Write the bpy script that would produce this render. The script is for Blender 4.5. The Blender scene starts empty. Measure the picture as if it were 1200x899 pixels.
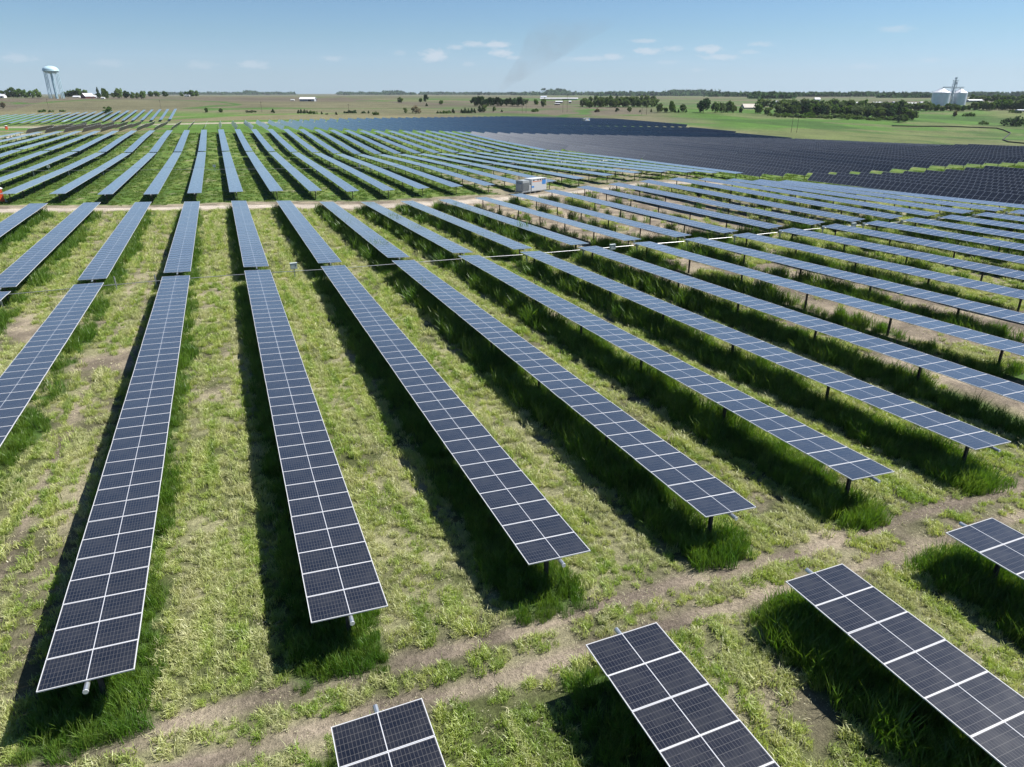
import bpy, bmesh, math, random
import numpy as np
from math import sin, cos, radians, degrees, atan2, asin, hypot, pi, sqrt
from mathutils import Matrix, Vector, noise as mnoise
random.seed(7); rng = np.random.default_rng(11)
sc = bpy.context.scene; COL = sc.collection

# ------------------------------------------------------------------ camera
FPX, PIT, YAW, CH = 814.34, 0.397613, 0.379823, 13.4015
Fv = np.array([sin(YAW)*cos(PIT), cos(YAW)*cos(PIT), -sin(PIT)])
Rv = np.array([cos(YAW), -sin(YAW), 0.0]); Uv = np.cross(Rv, Fv); C0 = np.array([0, 0, CH])
cd = bpy.data.cameras.new('camera'); cam = bpy.data.objects.new('camera', cd); COL.objects.link(cam)
cd.sensor_width = 36; cd.lens = FPX/1200*36; cd.clip_start = 0.3; cd.clip_end = 60000
cam.matrix_world = Matrix(((Rv[0], Uv[0], -Fv[0], 0), (Rv[1], Uv[1], -Fv[1], 0), (Rv[2], Uv[2], -Fv[2], CH), (0, 0, 0, 1)))
sc.camera = cam

def ray(px, py): return Fv + Rv*(px-600)/FPX + Uv*(449.5-py)/FPX
def at_depth(px, py, d): return C0 + ray(px, py)*d
def proj(P):
    d = np.asarray(P, float)-C0; z = d@Fv
    if z < 0.5: return (-9999, -9999)
    return 600+FPX*(d@Rv)/z, 449.5-FPX*(d@Uv)/z
def in_view(P, m=60):
    x, y = proj(P); return -m < x < 1200+m and -m < y < 899+m

# ------------------------------------------------------------------ terrain
X0, PITCH, W, MP = -5.01, 6.542, 2.149, 1.152      # first row, row spacing, panel width, module pitch along the row
UNDER = 1.62                                        # torque tube above ground
def rx(k): return X0+k*PITCH
cp = []
for k, z in zip(range(-3, 9), (-.1, -.1, -.12, -.14, -.3, -.1, -.03, 0, 0, 0.1, .15, .15)): cp.append((rx(k), 16.2, z))
for k, z in zip(range(1, 5), (.05, .2, .27, .3)): cp.append((rx(k), 12.3, z)); cp.append((rx(k), 2, z+.1))
for k, z in zip(range(-3, 19), (-1.2, -1.15, -1.1, -1.05, -1.1, -1.4, -1.35, -1.4, -1.6, -1.56, -1.57, -1.65, -1.65, -1.5, -1.45, -1.55, -1.55, -1.6, -1.65, -1.7, -1.75, -1.8)): cp.append((rx(k), 65.3, z))
for k, z in zip(range(-3, 8), (-1.0, -1.2, -1.5, -1.8, -2.0, -2.3, -2.9, -3.3, -3.4, -3.5, -3.6)): cp.append((rx(k), 117.3, z))
for k, z in ((-4, -.94), (-3, -1.29), (-2, -1.72), (-1, -2.06), (1, -2.23), (2, -2.45), (3, -2.62), (4, -3.15), (5, -3.25), (6, -3.15), (7, -3.1), (8, -3.2), (10, -3.16), (11, -2.78), (12, -2.4), (13, -2.1), (14, -2.1), (17.4, -3.35), (20, -3.7), (22, -3.9), (26.4, -3.4), (31.3, -3.1), (38, -3.1)): cp.append((rx(k), 130, z))
for k, z in ((8, -3.25), (9, -2.9), (10, -2.5), (11, -2.3), (12, -2.1), (13, -1.8), (14, -2.3), (15, -2.65), (16, -3.15), (17, -3.5), (18, -4.1), (20.4, -4.7), (24, -4.6), (26, -4.0), (28, -3.5), (33, -3.6)): cp.append((rx(k), 117.3, z))
for k, z in ((-7, -.99), (-6, -1.5), (-5, -1.9), (-4, -2.3), (-3, -2.6), (-2, -2.7), (-1, -2.75), (1, -2.9), (2, -3.1), (3, -3.4), (4, -3.8), (5, -3.95), (6, -4.6), (7, -4.9), (8, -5.1), (9, -5.2), (14, -5.5)): cp.append((rx(k), 234, z))
for k, z in ((-8, -.94), (-7, -.96), (-6, -1.09), (-5, -1.1), (-4, -1.1), (-3, -1.2), (-1, -1.3), (1, -1.2), (3, -1.4), (5, -1.5), (7, -1.95), (9, -2.5), (11, -3.0), (13, -3.33), (15, -3.7), (17, -3.95), (22, -6.0), (29, -8.0), (37, -10.3), (49, -12.7), (55, -15.1), (66, -18.8), (78, -21.8)): cp.append((rx(k), 335, z))
for k, z in ((-11, -4.0), (-9, -2.95), (-6, -2.4), (1, -2.86), (5, -2.5), (10, -2.8), (18, -4.0), (30, -6.5), (49, -9.5)): cp.append((rx(k), 445, z))
for px, py, d in ((190, 143, 540), (100, 143.5, 530), (20, 146, 520), (205, 129.5, 650), (100, 130, 650), (10, 133, 640), (100, 118, 800), (60, 115.5, 900), (10, 115, 950), (130, 115, 950), (100, 112.8, 1300), (230, 113, 1300),
                  (300, 137, 540), (400, 137, 540), (300, 128, 680), (400, 128, 680), (300, 118, 1000), (450, 118, 1000), (300, 113, 1800), (450, 113, 1800),
                  (560, 131, 660), (640, 131, 700), (720, 133, 690), (560, 122, 860), (650, 120, 950), (700, 126, 800), (800, 130, 700), (800, 122, 950),
                  (850, 146, 560), (930, 152, 540), (900, 137, 680), (1000, 150, 600), (1000, 138, 720), (960, 136, 740), (1100, 158, 590), (1100, 142, 700), (1100, 130, 850),
                  (1195, 160, 620), (1190, 145, 730), (1190, 130, 850), (1110, 122, 1000), (1000, 124, 1000), (1190, 120, 1100), (900, 119, 1200), (750, 115, 1600), (1100, 113.5, 2200), (900, 113, 2500)):
    P = at_depth(px, py, d); cp.append((P[0], P[1], P[2]+UNDER))
for a in range(0, 360, 15):
    for r, z in ((3600, -4), (8500, -6)): cp.append((r*sin(radians(a)), r*cos(radians(a)), z))
for x, y, z in ((-60, 0, 0), (0, -60, 0), (120, -20, -.5), (200, 30, -2), (-300, 100, -1), (-600, 500, -3), (200, 130, -4), (400, 130, -12), (500, 0, -12), (120, 60, -2), (-80, 130, -.8), (-150, 250, -1), (-700, -300, -4), (500, -500, -6), (-150, 400, -3)): cp.append((x, y, z))
CPX = np.array(cp); A = CPX[:, :2]; N = len(A)
def kern(r2): return np.sqrt(r2+36.0)
D2 = ((A[:, None]-A[None])**2).sum(-1)
M_ = np.zeros((N+1, N+1)); M_[:N, :N] = -kern(D2)+np.eye(N)*1.5; M_[:N, N] = 1; M_[N, :N] = 1
sol = np.linalg.solve(M_, np.append(CPX[:, 2], 0))
def plane_z(x, y):
    x = np.asarray(x, float); y = np.asarray(y, float); sh = x.shape; x = x.ravel(); y = y.ravel(); out = np.empty(x.shape)
    for i in range(0, len(x), 20000):
        xs = x[i:i+20000, None]-A[None, :, 0]; ys = y[i:i+20000, None]-A[None, :, 1]
        out[i:i+20000] = -kern(xs*xs+ys*ys)@sol[:N]+sol[N]
    return out.reshape(sh)
def pz(x, y): return float(plane_z(np.array([x]), np.array([y]))[0])

# value noise in numpy
_T = rng.random((256, 256))
def vn(x, y, s=1.0, o=0):
    x = x/s+o*17.3; y = y/s+o*9.7; xi = np.floor(x).astype(int); yi = np.floor(y).astype(int); fx = x-xi; fy = y-yi
    fx = fx*fx*(3-2*fx); fy = fy*fy*(3-2*fy); g = lambda a, b: _T[a & 255, b & 255]
    return (g(xi, yi)*(1-fx)+g(xi+1, yi)*fx)*(1-fy)+(g(xi, yi+1)*(1-fx)+g(xi+1, yi+1)*fx)*fy
def fbm(x, y, s, o=0): return (vn(x, y, s, o)*.5+vn(x, y, s/2.1, o+1)*.28+vn(x, y, s/4.3, o+2)*.15+vn(x, y, s/9, o+3)*.07)
def ss(a, b, v): t = np.clip((v-a)/(b-a), 0, 1); return t*t*(3-2*t)
def band(v, a, b, e): return ss(a-e, a+e, v)*(1-ss(b-e, b+e, v))

def row_dx(x): u = (x-X0)/PITCH; k = np.round(u); return (u-k)*PITCH, k
def blockmask(y):
    return np.maximum.reduce([band(y+(fbm(x, y, 1.2, 15)-.5), -40, 12.9, .35), band(y+(fbm(x, y, 1.2, 16)-.5), 15.5, 118, .4), band(y, 129.2, 339, .6)])
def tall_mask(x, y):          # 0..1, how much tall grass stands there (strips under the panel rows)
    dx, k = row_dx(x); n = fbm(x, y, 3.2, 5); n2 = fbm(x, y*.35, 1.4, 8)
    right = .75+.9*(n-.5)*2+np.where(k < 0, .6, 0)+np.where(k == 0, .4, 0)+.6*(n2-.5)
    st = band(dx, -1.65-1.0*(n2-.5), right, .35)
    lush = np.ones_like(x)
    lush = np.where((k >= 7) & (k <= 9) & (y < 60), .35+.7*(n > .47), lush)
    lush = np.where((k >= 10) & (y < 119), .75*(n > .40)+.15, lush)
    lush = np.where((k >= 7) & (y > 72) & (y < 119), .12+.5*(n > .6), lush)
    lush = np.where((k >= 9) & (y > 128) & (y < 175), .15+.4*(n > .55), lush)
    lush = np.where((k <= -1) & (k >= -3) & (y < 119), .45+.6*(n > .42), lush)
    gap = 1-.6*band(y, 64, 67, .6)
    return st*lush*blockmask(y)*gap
def bare_mask(x, y):
    dx, k = row_dx(x); n = fbm(x, y, 5, 2); n2 = fbm(x, y, 1.3, 3); n3 = fbm(x, y, 22, 9)
    m = .6*ss(.58, .72, n*.6+n2*.4)
    wob = (fbm(x, y*0+3, 9, 4)-.5)*1.0
    yy = y-wob
    m = np.maximum(m, band(yy, 15.0, 15.75, .14)*(.65+.75*n2)); m = np.maximum(m, band(yy, 13.45, 14.15, .14)*(.6+.75*n2))
    m = np.maximum(m, band(yy, 12.9, 16.3, .4)*(.35*ss(6, 20, x)+.4*ss(.5, .62, n2)))
    wx = (fbm(x*0+5, y, 14, 6)-.5)*.7
    lane = (y > 17) & (y < 118)
    for c in (-9.0, -7.35):
        m = np.maximum(m, np.where(lane, band(x-wx, c-.2, c+.2, .15)*(.35+.8*n2), 0))
    for c in (4.3, 5.9, 10.9, 12.4, 17.6, 19.2):      # faint mower wheel lines in the other lanes
        m = np.maximum(m, np.where(lane, band(x-wx*.6, c-.12, c+.12, .12)*.5*ss(.35, .6, n2*.5+n*.5), 0))
    m = np.maximum(m, np.where(lane & (k <= 0) & (x < -6.4) & (x > -21), ss(.42, .58, n*.7+n2*.3)*(.35+.55*band(y, 42, 63, 3)), 0))
    r1 = band(x, rx(6)+1.6, rx(9)+2.5, 1.0)*(y < 62)*(y > 17)*ss(.30, .5, n3*.3+n*.7)*.95
    r2 = ss(rx(9), rx(11), x)*(y < 72)*(y > 17)*ss(.52, .66, n)*.7
    r3 = ss(rx(5), rx(7), x)*band(y, 70, 119, 2)*ss(.22, .45, n)*.95*(1-.6*ss(rx(12), rx(14), x))*(1-ss(rx(15), rx(17), x))
    m = np.maximum.reduce([m, r1, r2, r3])
    m = np.maximum(m, np.where((x > rx(8)) & (x < 101) & (y > 128) & (y < 190), .8*ss(0, 1, (190-y)/30)*ss(.3, .5, n), 0))
    road = band(y-(fbm(x, y*0, 30, 7)-.5)*2, 118.2, 129.5, .9)*(1-.75*ss(100, 112, x))
    m = np.maximum(m, road*(.55+.6*n2))
    return np.clip(m, 0, 1)
def road_mask(x, y):
    return band(y-(fbm(x, y*0, 30, 7)-.5)*2, 121.0, 125.2, .4)

def grow(a, b, step, g):
    out = [a]
    while out[-1] < b: out.append(out[-1]+max(step, g*abs(out[-1]-a)+step)); 
    return out
xs = list(np.arange(-46, 76, .38)); xs = [-v for v in grow(46, 7600, .4, .013)][::-1][:-1]+xs+grow(76, 7600, .4, .013)[1:]
ys = list(np.arange(3, 72, .32)); ys = [-v for v in grow(-3, 7600, .6, .06)][::-1][:-1]+ys+grow(72, 7600, .35, .008)[1:]
xs = np.array(xs); ys = np.array(ys); nx, ny = len(xs), len(ys)
GX, GY = np.meshgrid(xs, ys)
GZ = plane_z(GX, GY)-UNDER
near = (GX > -60) & (GX < 130) & (GY > 0) & (GY < 135)
GZ = GZ+np.where(near, (fbm(GX, GY, 2.2, 1)-.5)*.14-.05*bare_mask(GX, GY), 0)

def mixc(c, d, m): return c*(1-m[..., None])+np.array(d)*m[..., None]
col = np.zeros(GX.shape+(3,))
def land_colour(x, y):
    n1 = fbm(x, y, 6, 11); n2 = fbm(x, y, 1.6, 12); n3 = fbm(x, y, 60, 13); n4 = fbm(x*.5, y, 170, 14)
    mown = mixc(np.zeros(x.shape+(3,))+np.array((.07, .082, .03)), (.22, .215, .12), ss(.4, .62, n1*.4+n2*.6))
    c = mown
    lush = (y > 128) | ((x > 100) & (y > 116))
    c = np.where(lush[..., None], mixc(np.zeros(x.shape+(3,))+np.array((.06, .115, .02)), (.12, .155, .04), ss(.35, .7, n1*.5+n2*.5)), c)
    b = bare_mask(x, y)
    soil = mixc(np.zeros(x.shape+(3,))+np.array((.145, .12, .095)), (.25, .21, .16), ss(.35, .65, n2))
    c = c*(1-b[..., None])+soil*b[..., None]
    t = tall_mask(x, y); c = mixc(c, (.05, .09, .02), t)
    r = road_mask(x, y)*(1-ss(98, 108, x)); c = mixc(c, (.38, .335, .28), r*.85)
    # beyond the blocks
    dep = x*sin(YAW)+y*cos(YAW); lat = x*cos(YAW)-y*sin(YAW)
    far = np.maximum(ss(336, 342, y), ss(-88, -95, x)*ss(135, 145, y))
    green = np.array((.055, .12, .022)); tan = np.array((.13, .118, .072)); dark = np.array((.10, .083, .062))
    # cell patchwork aligned with the county grid
    gx = np.floor((x+3000+60*(vn(x, y, 300, 3)-.5))/402).astype(int); gy = np.floor((y+3000)/402).astype(int); h = ((gx*73856093) ^ (gy*19349663)) % 97/97.0
    patch = np.where((h < .6)[..., None], tan, np.where(((h < .8) | (lat < -100))[..., None], dark*1.15, green*np.array((1.1, .95, 1.2))))
    fc = patch*(0.85+.3*n4[..., None])
    # waterways curling through the tilled ground
    ww = np.abs(fbm(x, y, 260, 21)-.5)
    fc = mixc(fc, green, (1-ss(.012, .03, ww))*.9)
    sg = fbm(x*.5, y, 55, 43)*.5+fbm(lat*.25, dep, 40, 44)*.5
    fc = mixc(fc, green*np.array((1.15, 1, 1.3)), ss(.53, .58, sg)*ss(-160, 60, lat)*(1-ss(1500, 1900, dep))*.85)
    fc = fc*(.62+.5*fbm(lat*.3, dep, 24, 45))[..., None]*np.array((.94, 1.0, .92))
    # green meadow right of the field, green verge behind it
    mead = ss(120, 190, lat)*(1-ss(860, 960, dep))
    mc = mixc(np.zeros(x.shape+(3,))+np.array((.082, .152, .026)), (.15, .145, .07), ss(.48, .62, fbm(x*.6, y, 90, 31))*.85)
    mc = mixc(mc, (.045, .092, .017), ss(.52, .62, fbm(lat*.35, dep, 30, 33))*.75); mc = mixc(mc, (.17, .155, .09), ss(.56, .66, fbm(lat*.4, dep, 34, 34))*.7); mc = mc*np.array((.62, .74, .55))*(.7+.6*fbm(lat*.6, dep, 9, 36))[..., None]
    fc = mixc(fc, (0, 0, 0), mead)+mc*mead[..., None]
    verge = (1-ss(560, 640, dep+.25*lat))*(1-mead)
    vc = mixc(np.zeros(x.shape+(3,))+np.array((.07, .135, .024)), (.14, .13, .07), ss(.5, .6, fbm(x*.5, y, 70, 35)))
    fc = mixc(fc, (0, 0, 0), verge)+vc*verge[..., None]
    gr = band(dep+.02*lat, 452, 492, 6)*(1-ss(10, 60, lat+150))*ss(.35, .55, fbm(x*.3, y, 40, 37))
    fc = mixc(fc, (.30, .26, .21), gr*.8)
    c = mixc(c, (0, 0, 0), far)+fc*far[..., None]
    # gravel pad at the far edge of the flat rows
    pad = band(x, -150, -70, 8)*band(y, 300, 372, 8)*ss(.3, .45, fbm(x, y, 30, 41))
    c = mixc(c, (.42, .38, .33), pad*.8)
    return c
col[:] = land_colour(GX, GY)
def new_mesh(name, V, Fc):
    me = bpy.data.meshes.new(name)
    V = np.asarray(V, np.float32); Fc = np.asarray(Fc, np.int32)
    me.vertices.add(len(V)); me.vertices.foreach_set('co', V.ravel())
    k = Fc.shape[1]; me.loops.add(Fc.size); me.loops.foreach_set('vertex_index', Fc.ravel())
    me.polygons.add(len(Fc)); me.polygons.foreach_set('loop_start', np.arange(0, Fc.size, k, dtype=np.int32))
    me.update(); me.validate(); return me
idx = np.arange(nx*ny).reshape(ny, nx)
Q = np.stack([idx[:-1, :-1], idx[:-1, 1:], idx[1:, 1:], idx[1:, :-1]], -1).reshape(-1, 4)
gme = new_mesh('ground', np.stack([GX, GY, GZ], -1).reshape(-1, 3), Q)
gme.polygons.foreach_set('use_smooth', [True]*len(gme.polygons))
ca = gme.color_attributes.new('land', 'FLOAT_COLOR', 'POINT')
ca.data.foreach_set('color', np.concatenate([col.reshape(-1, 3), np.ones((nx*ny, 1))], 1).astype(np.float32).ravel())
ground = bpy.data.objects.new('ground', gme); COL.objects.link(ground); ground['kind'] = 'structure'
# height lookup on the built sheet (bilinear)
def gz(x, y):
    x = np.atleast_1d(np.asarray(x, float)); y = np.atleast_1d(np.asarray(y, float))
    i = np.clip(np.searchsorted(xs, x)-1, 0, nx-2); j = np.clip(np.searchsorted(ys, y)-1, 0, ny-2)
    fx = (x-xs[i])/(xs[i+1]-xs[i]); fy = (y-ys[j])/(ys[j+1]-ys[j])
    return (GZ[j, i]*(1-fx)+GZ[j, i+1]*fx)*(1-fy)+(GZ[j+1, i]*(1-fx)+GZ[j+1, i+1]*fx)*fy
def gz1(x, y): return float(gz(x, y)[0])
_DS = 20*1.006**np.arange(0, 980)
def on_ground(px, py, dmax=6500):
    r = ray(px, py); Ps = C0+r*_DS[:, None]; under = np.nonzero((Ps[:, 2] < gz(Ps[:, 0], Ps[:, 1])) | (_DS > dmax))[0]
    i = under[0] if len(under) else len(_DS)-1; ds = np.linspace(_DS[max(i-1, 0)], _DS[i], 24); Q = C0+r*ds[:, None]
    u = np.nonzero(Q[:, 2] < gz(Q[:, 0], Q[:, 1]))[0]; d = ds[u[0]] if len(u) else ds[-1]
    return C0+r*d, d

# ------------------------------------------------------------------ materials
class NT:
    def __init__(s, tree): s.t = tree
    def n(s, typ, ins=None, **kw):
        nd = s.t.nodes.new(typ)
        for k, v in kw.items(): setattr(nd, k, v)
        for k, v in (ins or {}).items():
            sk = nd.inputs[k]
            if isinstance(v, bpy.types.NodeSocket): s.t.links.new(v, sk)
            else: sk.default_value = v
        return nd
    def m(s, op, a, b=0.0, c=0.0):
        nd = s.t.nodes.new('ShaderNodeMath'); nd.operation = op
        for i, v in enumerate((a, b, c)):
            if isinstance(v, bpy.types.NodeSocket): s.t.links.new(v, nd.inputs[i])
            else: nd.inputs[i].default_value = v
        return nd.outputs[0]
    def mix(s, fac, a, b, typ='RGBA', blend='MIX'):
        nd = s.t.nodes.new('ShaderNodeMix'); nd.data_type = typ; nd.blend_type = blend
        o = {'RGBA': (6, 7, 2), 'FLOAT': (2, 3, 0)}[typ]
        for i, v in ((0, fac), (o[0], a), (o[1], b)):
            if isinstance(v, bpy.types.NodeSocket): s.t.links.new(v, nd.inputs[i])
            else:
                nd.inputs[i].default_value = (*v, 1) if isinstance(v, tuple) and len(v) == 3 else v
        return nd.outputs[o[2]]
    def ramp(s, v, a, b, lo=0.0, hi=1.0):
        return s.n('ShaderNodeMapRange', {'Value': v, 'From Min': a, 'From Max': b, 'To Min': lo, 'To Max': hi}).outputs[0]
def mat(name):
    m = bpy.data.materials.new(name); m.use_nodes = True; t = m.node_tree; t.nodes.clear()
    nt = NT(t); out = nt.n('ShaderNodeOutputMaterial'); return m, nt, out
def pmat(name, colour, rough=.6, metal=0.0, var=.12, scale=3.0, spec=.5, bump=0.0):
    m, nt, out = mat(name)
    tc = nt.n('ShaderNodeTexCoord'); no = nt.n('ShaderNodeTexNoise', {'Vector': tc.outputs['Object'], 'Scale': scale, 'Detail': 4.0})
    f = nt.ramp(no.outputs[0], .3, .7, 1-var, 1+var)
    c = nt.mix(1.0, (*colour, 1), f, blend='MULTIPLY')
    b = nt.n('ShaderNodeBsdfPrincipled', {'Base Color': c, 'Roughness': rough, 'Metallic': metal, 'Specular IOR Level': spec})
    if bump:
        bp = nt.n('ShaderNodeBump', {'Height': no.outputs[0], 'Distance': bump}); nt.t.links.new(bp.outputs[0], b.inputs['Normal'])
    nt.t.links.new(b.outputs[0], out.inputs[0]); return m

def ground_material():
    m, nt, out = mat('ground_soil_and_grass')
    at = nt.n('ShaderNodeAttribute', attribute_name='land'); tc = nt.n('ShaderNodeTexCoord'); P = tc.outputs['Object']
    a = nt.n('ShaderNodeTexNoise', {'Vector': P, 'Scale': 6.0, 'Detail': 6.0, 'Roughness': .7}).outputs[0]
    b = nt.n('ShaderNodeTexNoise', {'Vector': P, 'Scale': .5, 'Detail': 5.0, 'Roughness': .6}).outputs[0]
    d_ = nt.n('ShaderNodeTexNoise', {'Vector': P, 'Scale': 22.0, 'Detail': 3.0, 'Roughness': .7}).outputs[0]
    g = nt.n('ShaderNodeTexNoise', {'Vector': P, 'Scale': .03, 'Detail': 6.0, 'Roughness': .65}).outputs[0]
    f = nt.m('MULTIPLY', nt.ramp(a, .3, .7, .62, 1.38), nt.ramp(b, .3, .7, .8, 1.2)); f = nt.m('MULTIPLY', f, nt.ramp(g, .3, .7, .8, 1.2)); f = nt.m('MULTIPLY', f, nt.ramp(d_, .3, .7, .7, 1.3))
    c = nt.mix(1.0, at.outputs['Color'], f, blend='MULTIPLY')
    h = nt.m('ADD', nt.m('ADD', a, nt.m('MULTIPLY', b, 1.5)), nt.m('MULTIPLY', d_, .5))
    bp = nt.n('ShaderNodeBump', {'Height': h, 'Distance': .09, 'Strength': .9})
    s = nt.n('ShaderNodeBsdfPrincipled', {'Base Color': c, 'Roughness': .95, 'Specular IOR Level': .15, 'Normal': bp.outputs[0]})
    nt.t.links.new(s.outputs[0], out.inputs[0]); return m
gme.materials.append(ground_material())

def glass_material(name, framed):
    m, nt, out = mat(name)
    uv = nt.n('ShaderNodeUVMap', uv_map='UVMap'); sp = nt.n('ShaderNodeSeparateXYZ', {0: uv.outputs[0]}); u, v = sp.outputs[0], sp.outputs[1]
    fv = nt.m('FRACT', v)
    def edge(s, w, soft):       # 1 near integers of s
        d = nt.m('ABSOLUTE', nt.m('SUBTRACT', nt.m('FRACT', nt.m('ADD', s, .5)), .5))
        return nt.ramp(d, w+soft, w, 0, 1)
    ue = nt.ramp(u, .016, .984, 0, 24); ve = nt.ramp(fv, .030, .970, 0, 6)
    lu = edge(ue, .030, .03); lv = edge(ve, .020, .02); ln = nt.m('MAXIMUM', lu, lv)
    mid = nt.ramp(nt.m('ABSOLUTE', nt.m('SUBTRACT', u, .5)), .0058, .0042, 0, 1)
    geo = nt.n('ShaderNodeTexCoord')
    oi = nt.n('ShaderNodeObjectInfo')
    cellid = nt.n('ShaderNodeTexWhiteNoise', {'Vector': nt.n('ShaderNodeCombineXYZ', {0: nt.m('FLOOR', ue), 1: nt.m('FLOOR', ve), 2: nt.m('ADD', nt.m('FLOOR', v), nt.m('MULTIPLY', oi.outputs['Random'], 91.0))}).outputs[0]}).outputs[0]
    modv = nt.n('ShaderNodeTexWhiteNoise', {'Vector': nt.n('ShaderNodeCombineXYZ', {0: nt.m('FLOOR', v), 1: nt.m('MULTIPLY', oi.outputs['Random'], 57.0), 2: 3.0}).outputs[0]}).outputs[0]
    base = nt.mix(nt.m('ADD', nt.m('MULTIPLY', cellid, .45), nt.m('MULTIPLY', modv, .55)), (.0036, .0037, .006), (.0075, .0077, .012))
    dust = nt.n('ShaderNodeTexNoise', {'Vector': geo.outputs['Object'], 'Scale': 1.7, 'Detail': 5.0}).outputs[0]
    base = nt.mix(nt.ramp(dust, .35, .8, 0.0, .045), base, (.35, .33, .30))
    c = nt.mix(nt.m('MULTIPLY', ln, .8), base, (.10, .096, .09)); c = nt.mix(mid, c, (.5, .51, .53))
    rough = nt.m('ADD', .21, nt.m('MULTIPLY', dust, .12))
    if framed:
        e = nt.m('MAXIMUM', nt.ramp(fv, .024, .018, 0, 1), nt.ramp(fv, .976, .982, 0, 1)); e = nt.m('MAXIMUM', e, nt.m('MAXIMUM', nt.ramp(u, .014, .0115, 0, 1), nt.ramp(u, .986, .9885, 0, 1)))
        c = nt.mix(e, c, (.54, .55, .57)); rough = nt.mix(e, rough, .45, typ='FLOAT')
    s = nt.n('ShaderNodeBsdfPrincipled', {'Base Color': c, 'Roughness': rough, 'IOR': 1.5, 'Specular IOR Level': .6, 'Coat Weight': 1.0, 'Coat Roughness': .05, 'Coat IOR': 1.5, 'Sheen Weight': .8, 'Sheen Roughness': .27, 'Sheen Tint': (1, .97, .92, 1)})
    nt.t.links.new(s.outputs[0], out.inputs[0]); return m
M_glass = glass_material('solar_glass', False); M_strip = glass_material('solar_glass_framed', True)
M_frame = pmat('anodised_frame', (.52, .53, .55), .42, 0.0, .05, 2)
M_back = pmat('module_backsheet', (.07, .07, .075), .7)
M_galv = pmat('galvanised_steel', (.42, .45, .48), .38, .75, .15, 6)
M_post = pmat('shade_darkened_post_steel', (.065, .055, .05), .7, .35, .25, 5)  # post steel colour darkened to the near-black it shows in shade
M_cap = pmat('tube_end_cap', (.7, .72, .74), .4, .3)

def leaf_material(name, c1, c2, c3, transl=.35, posscale=.35, gloss=.03):
    m, nt, out = mat(name)
    oi = nt.n('ShaderNodeObjectInfo'); geo = nt.n('ShaderNodeNewGeometry')
    no = nt.n('ShaderNodeTexNoise', {'Vector': geo.outputs['Position'], 'Scale': posscale, 'Detail': 3.0}).outputs[0]
    hi = nt.n('ShaderNodeTexNoise', {'Vector': geo.outputs['Position'], 'Scale': posscale*14, 'Detail': 2.0}).outputs[0]
    c = nt.mix(nt.ramp(no, .35, .65, 0, 1), c1, c2); c = nt.mix(nt.m('MULTIPLY', nt.m('POWER', oi.outputs['Random'], 2.0), .85), c, c3)
    c = nt.mix(1.0, c, nt.ramp(hi, .3, .7, .7, 1.3), blend='MULTIPLY')
    d = nt.n('ShaderNodeBsdfDiffuse', {'Color': c}); tcol = nt.mix(1.0, c, (1.15, 1.2, .55), blend='MULTIPLY')
    t = nt.n('ShaderNodeBsdfTranslucent', {'Color': tcol}); g = nt.n('ShaderNodeBsdfGlossy', {'Color': (1, 1, 1, 1), 'Roughness': .45})
    mx = nt.n('ShaderNodeMixShader', {0: transl, 1: d.outputs[0], 2: t.outputs[0]}); mx2 = nt.n('ShaderNodeMixShader', {0: gloss, 1: mx.outputs[0], 2: g.outputs[0]})
    nt.t.links.new(mx2.outputs[0], out.inputs[0]); return m
M_tall = leaf_material('tall_grass_blades', (.058, .145, .014), (.10, .20, .02), (.17, .24, .045), .38, .3)  # darker blade colours carry some of the shade under the rows
def streaks(m):
    t = m.node_tree; nt = NT(t); geo = nt.n('ShaderNodeNewGeometry'); mp = nt.n('ShaderNodeMapping', {'Vector': geo.outputs['Position'], 'Scale': (1.5, .12, 1)})
    no = nt.n('ShaderNodeTexNoise', {'Vector': mp.outputs[0], 'Scale': 1.0, 'Detail': 3.0}).outputs[0]
    for nd in list(t.nodes):
        if nd.type in ('BSDF_DIFFUSE', 'BSDF_TRANSLUCENT'):
            src = nd.inputs['Color'].links[0].from_socket; c = nt.mix(nt.ramp(no, .44, .62, 0, .7), src, (.52, .51, .29)); c = nt.mix(nt.ramp(no, .44, .34, 0, .6), c, (.15, .26, .04)); t.links.new(c, nd.inputs['Color'])
    return m
M_mown = leaf_material('mown_grass_blades', (.26, .385, .06), (.38, .445, .115), (.52, .52, .26), .38, .4)
streaks(M_mown)
M_straw = leaf_material('dry_clippings', (.42, .40, .24), (.52, .49, .31), (.6, .57, .40), .2, .5)
M_lush = leaf_material('field_grass_clumps', (.075, .155, .018), (.12, .20, .03), (.17, .22, .05), .35, .1)

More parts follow.
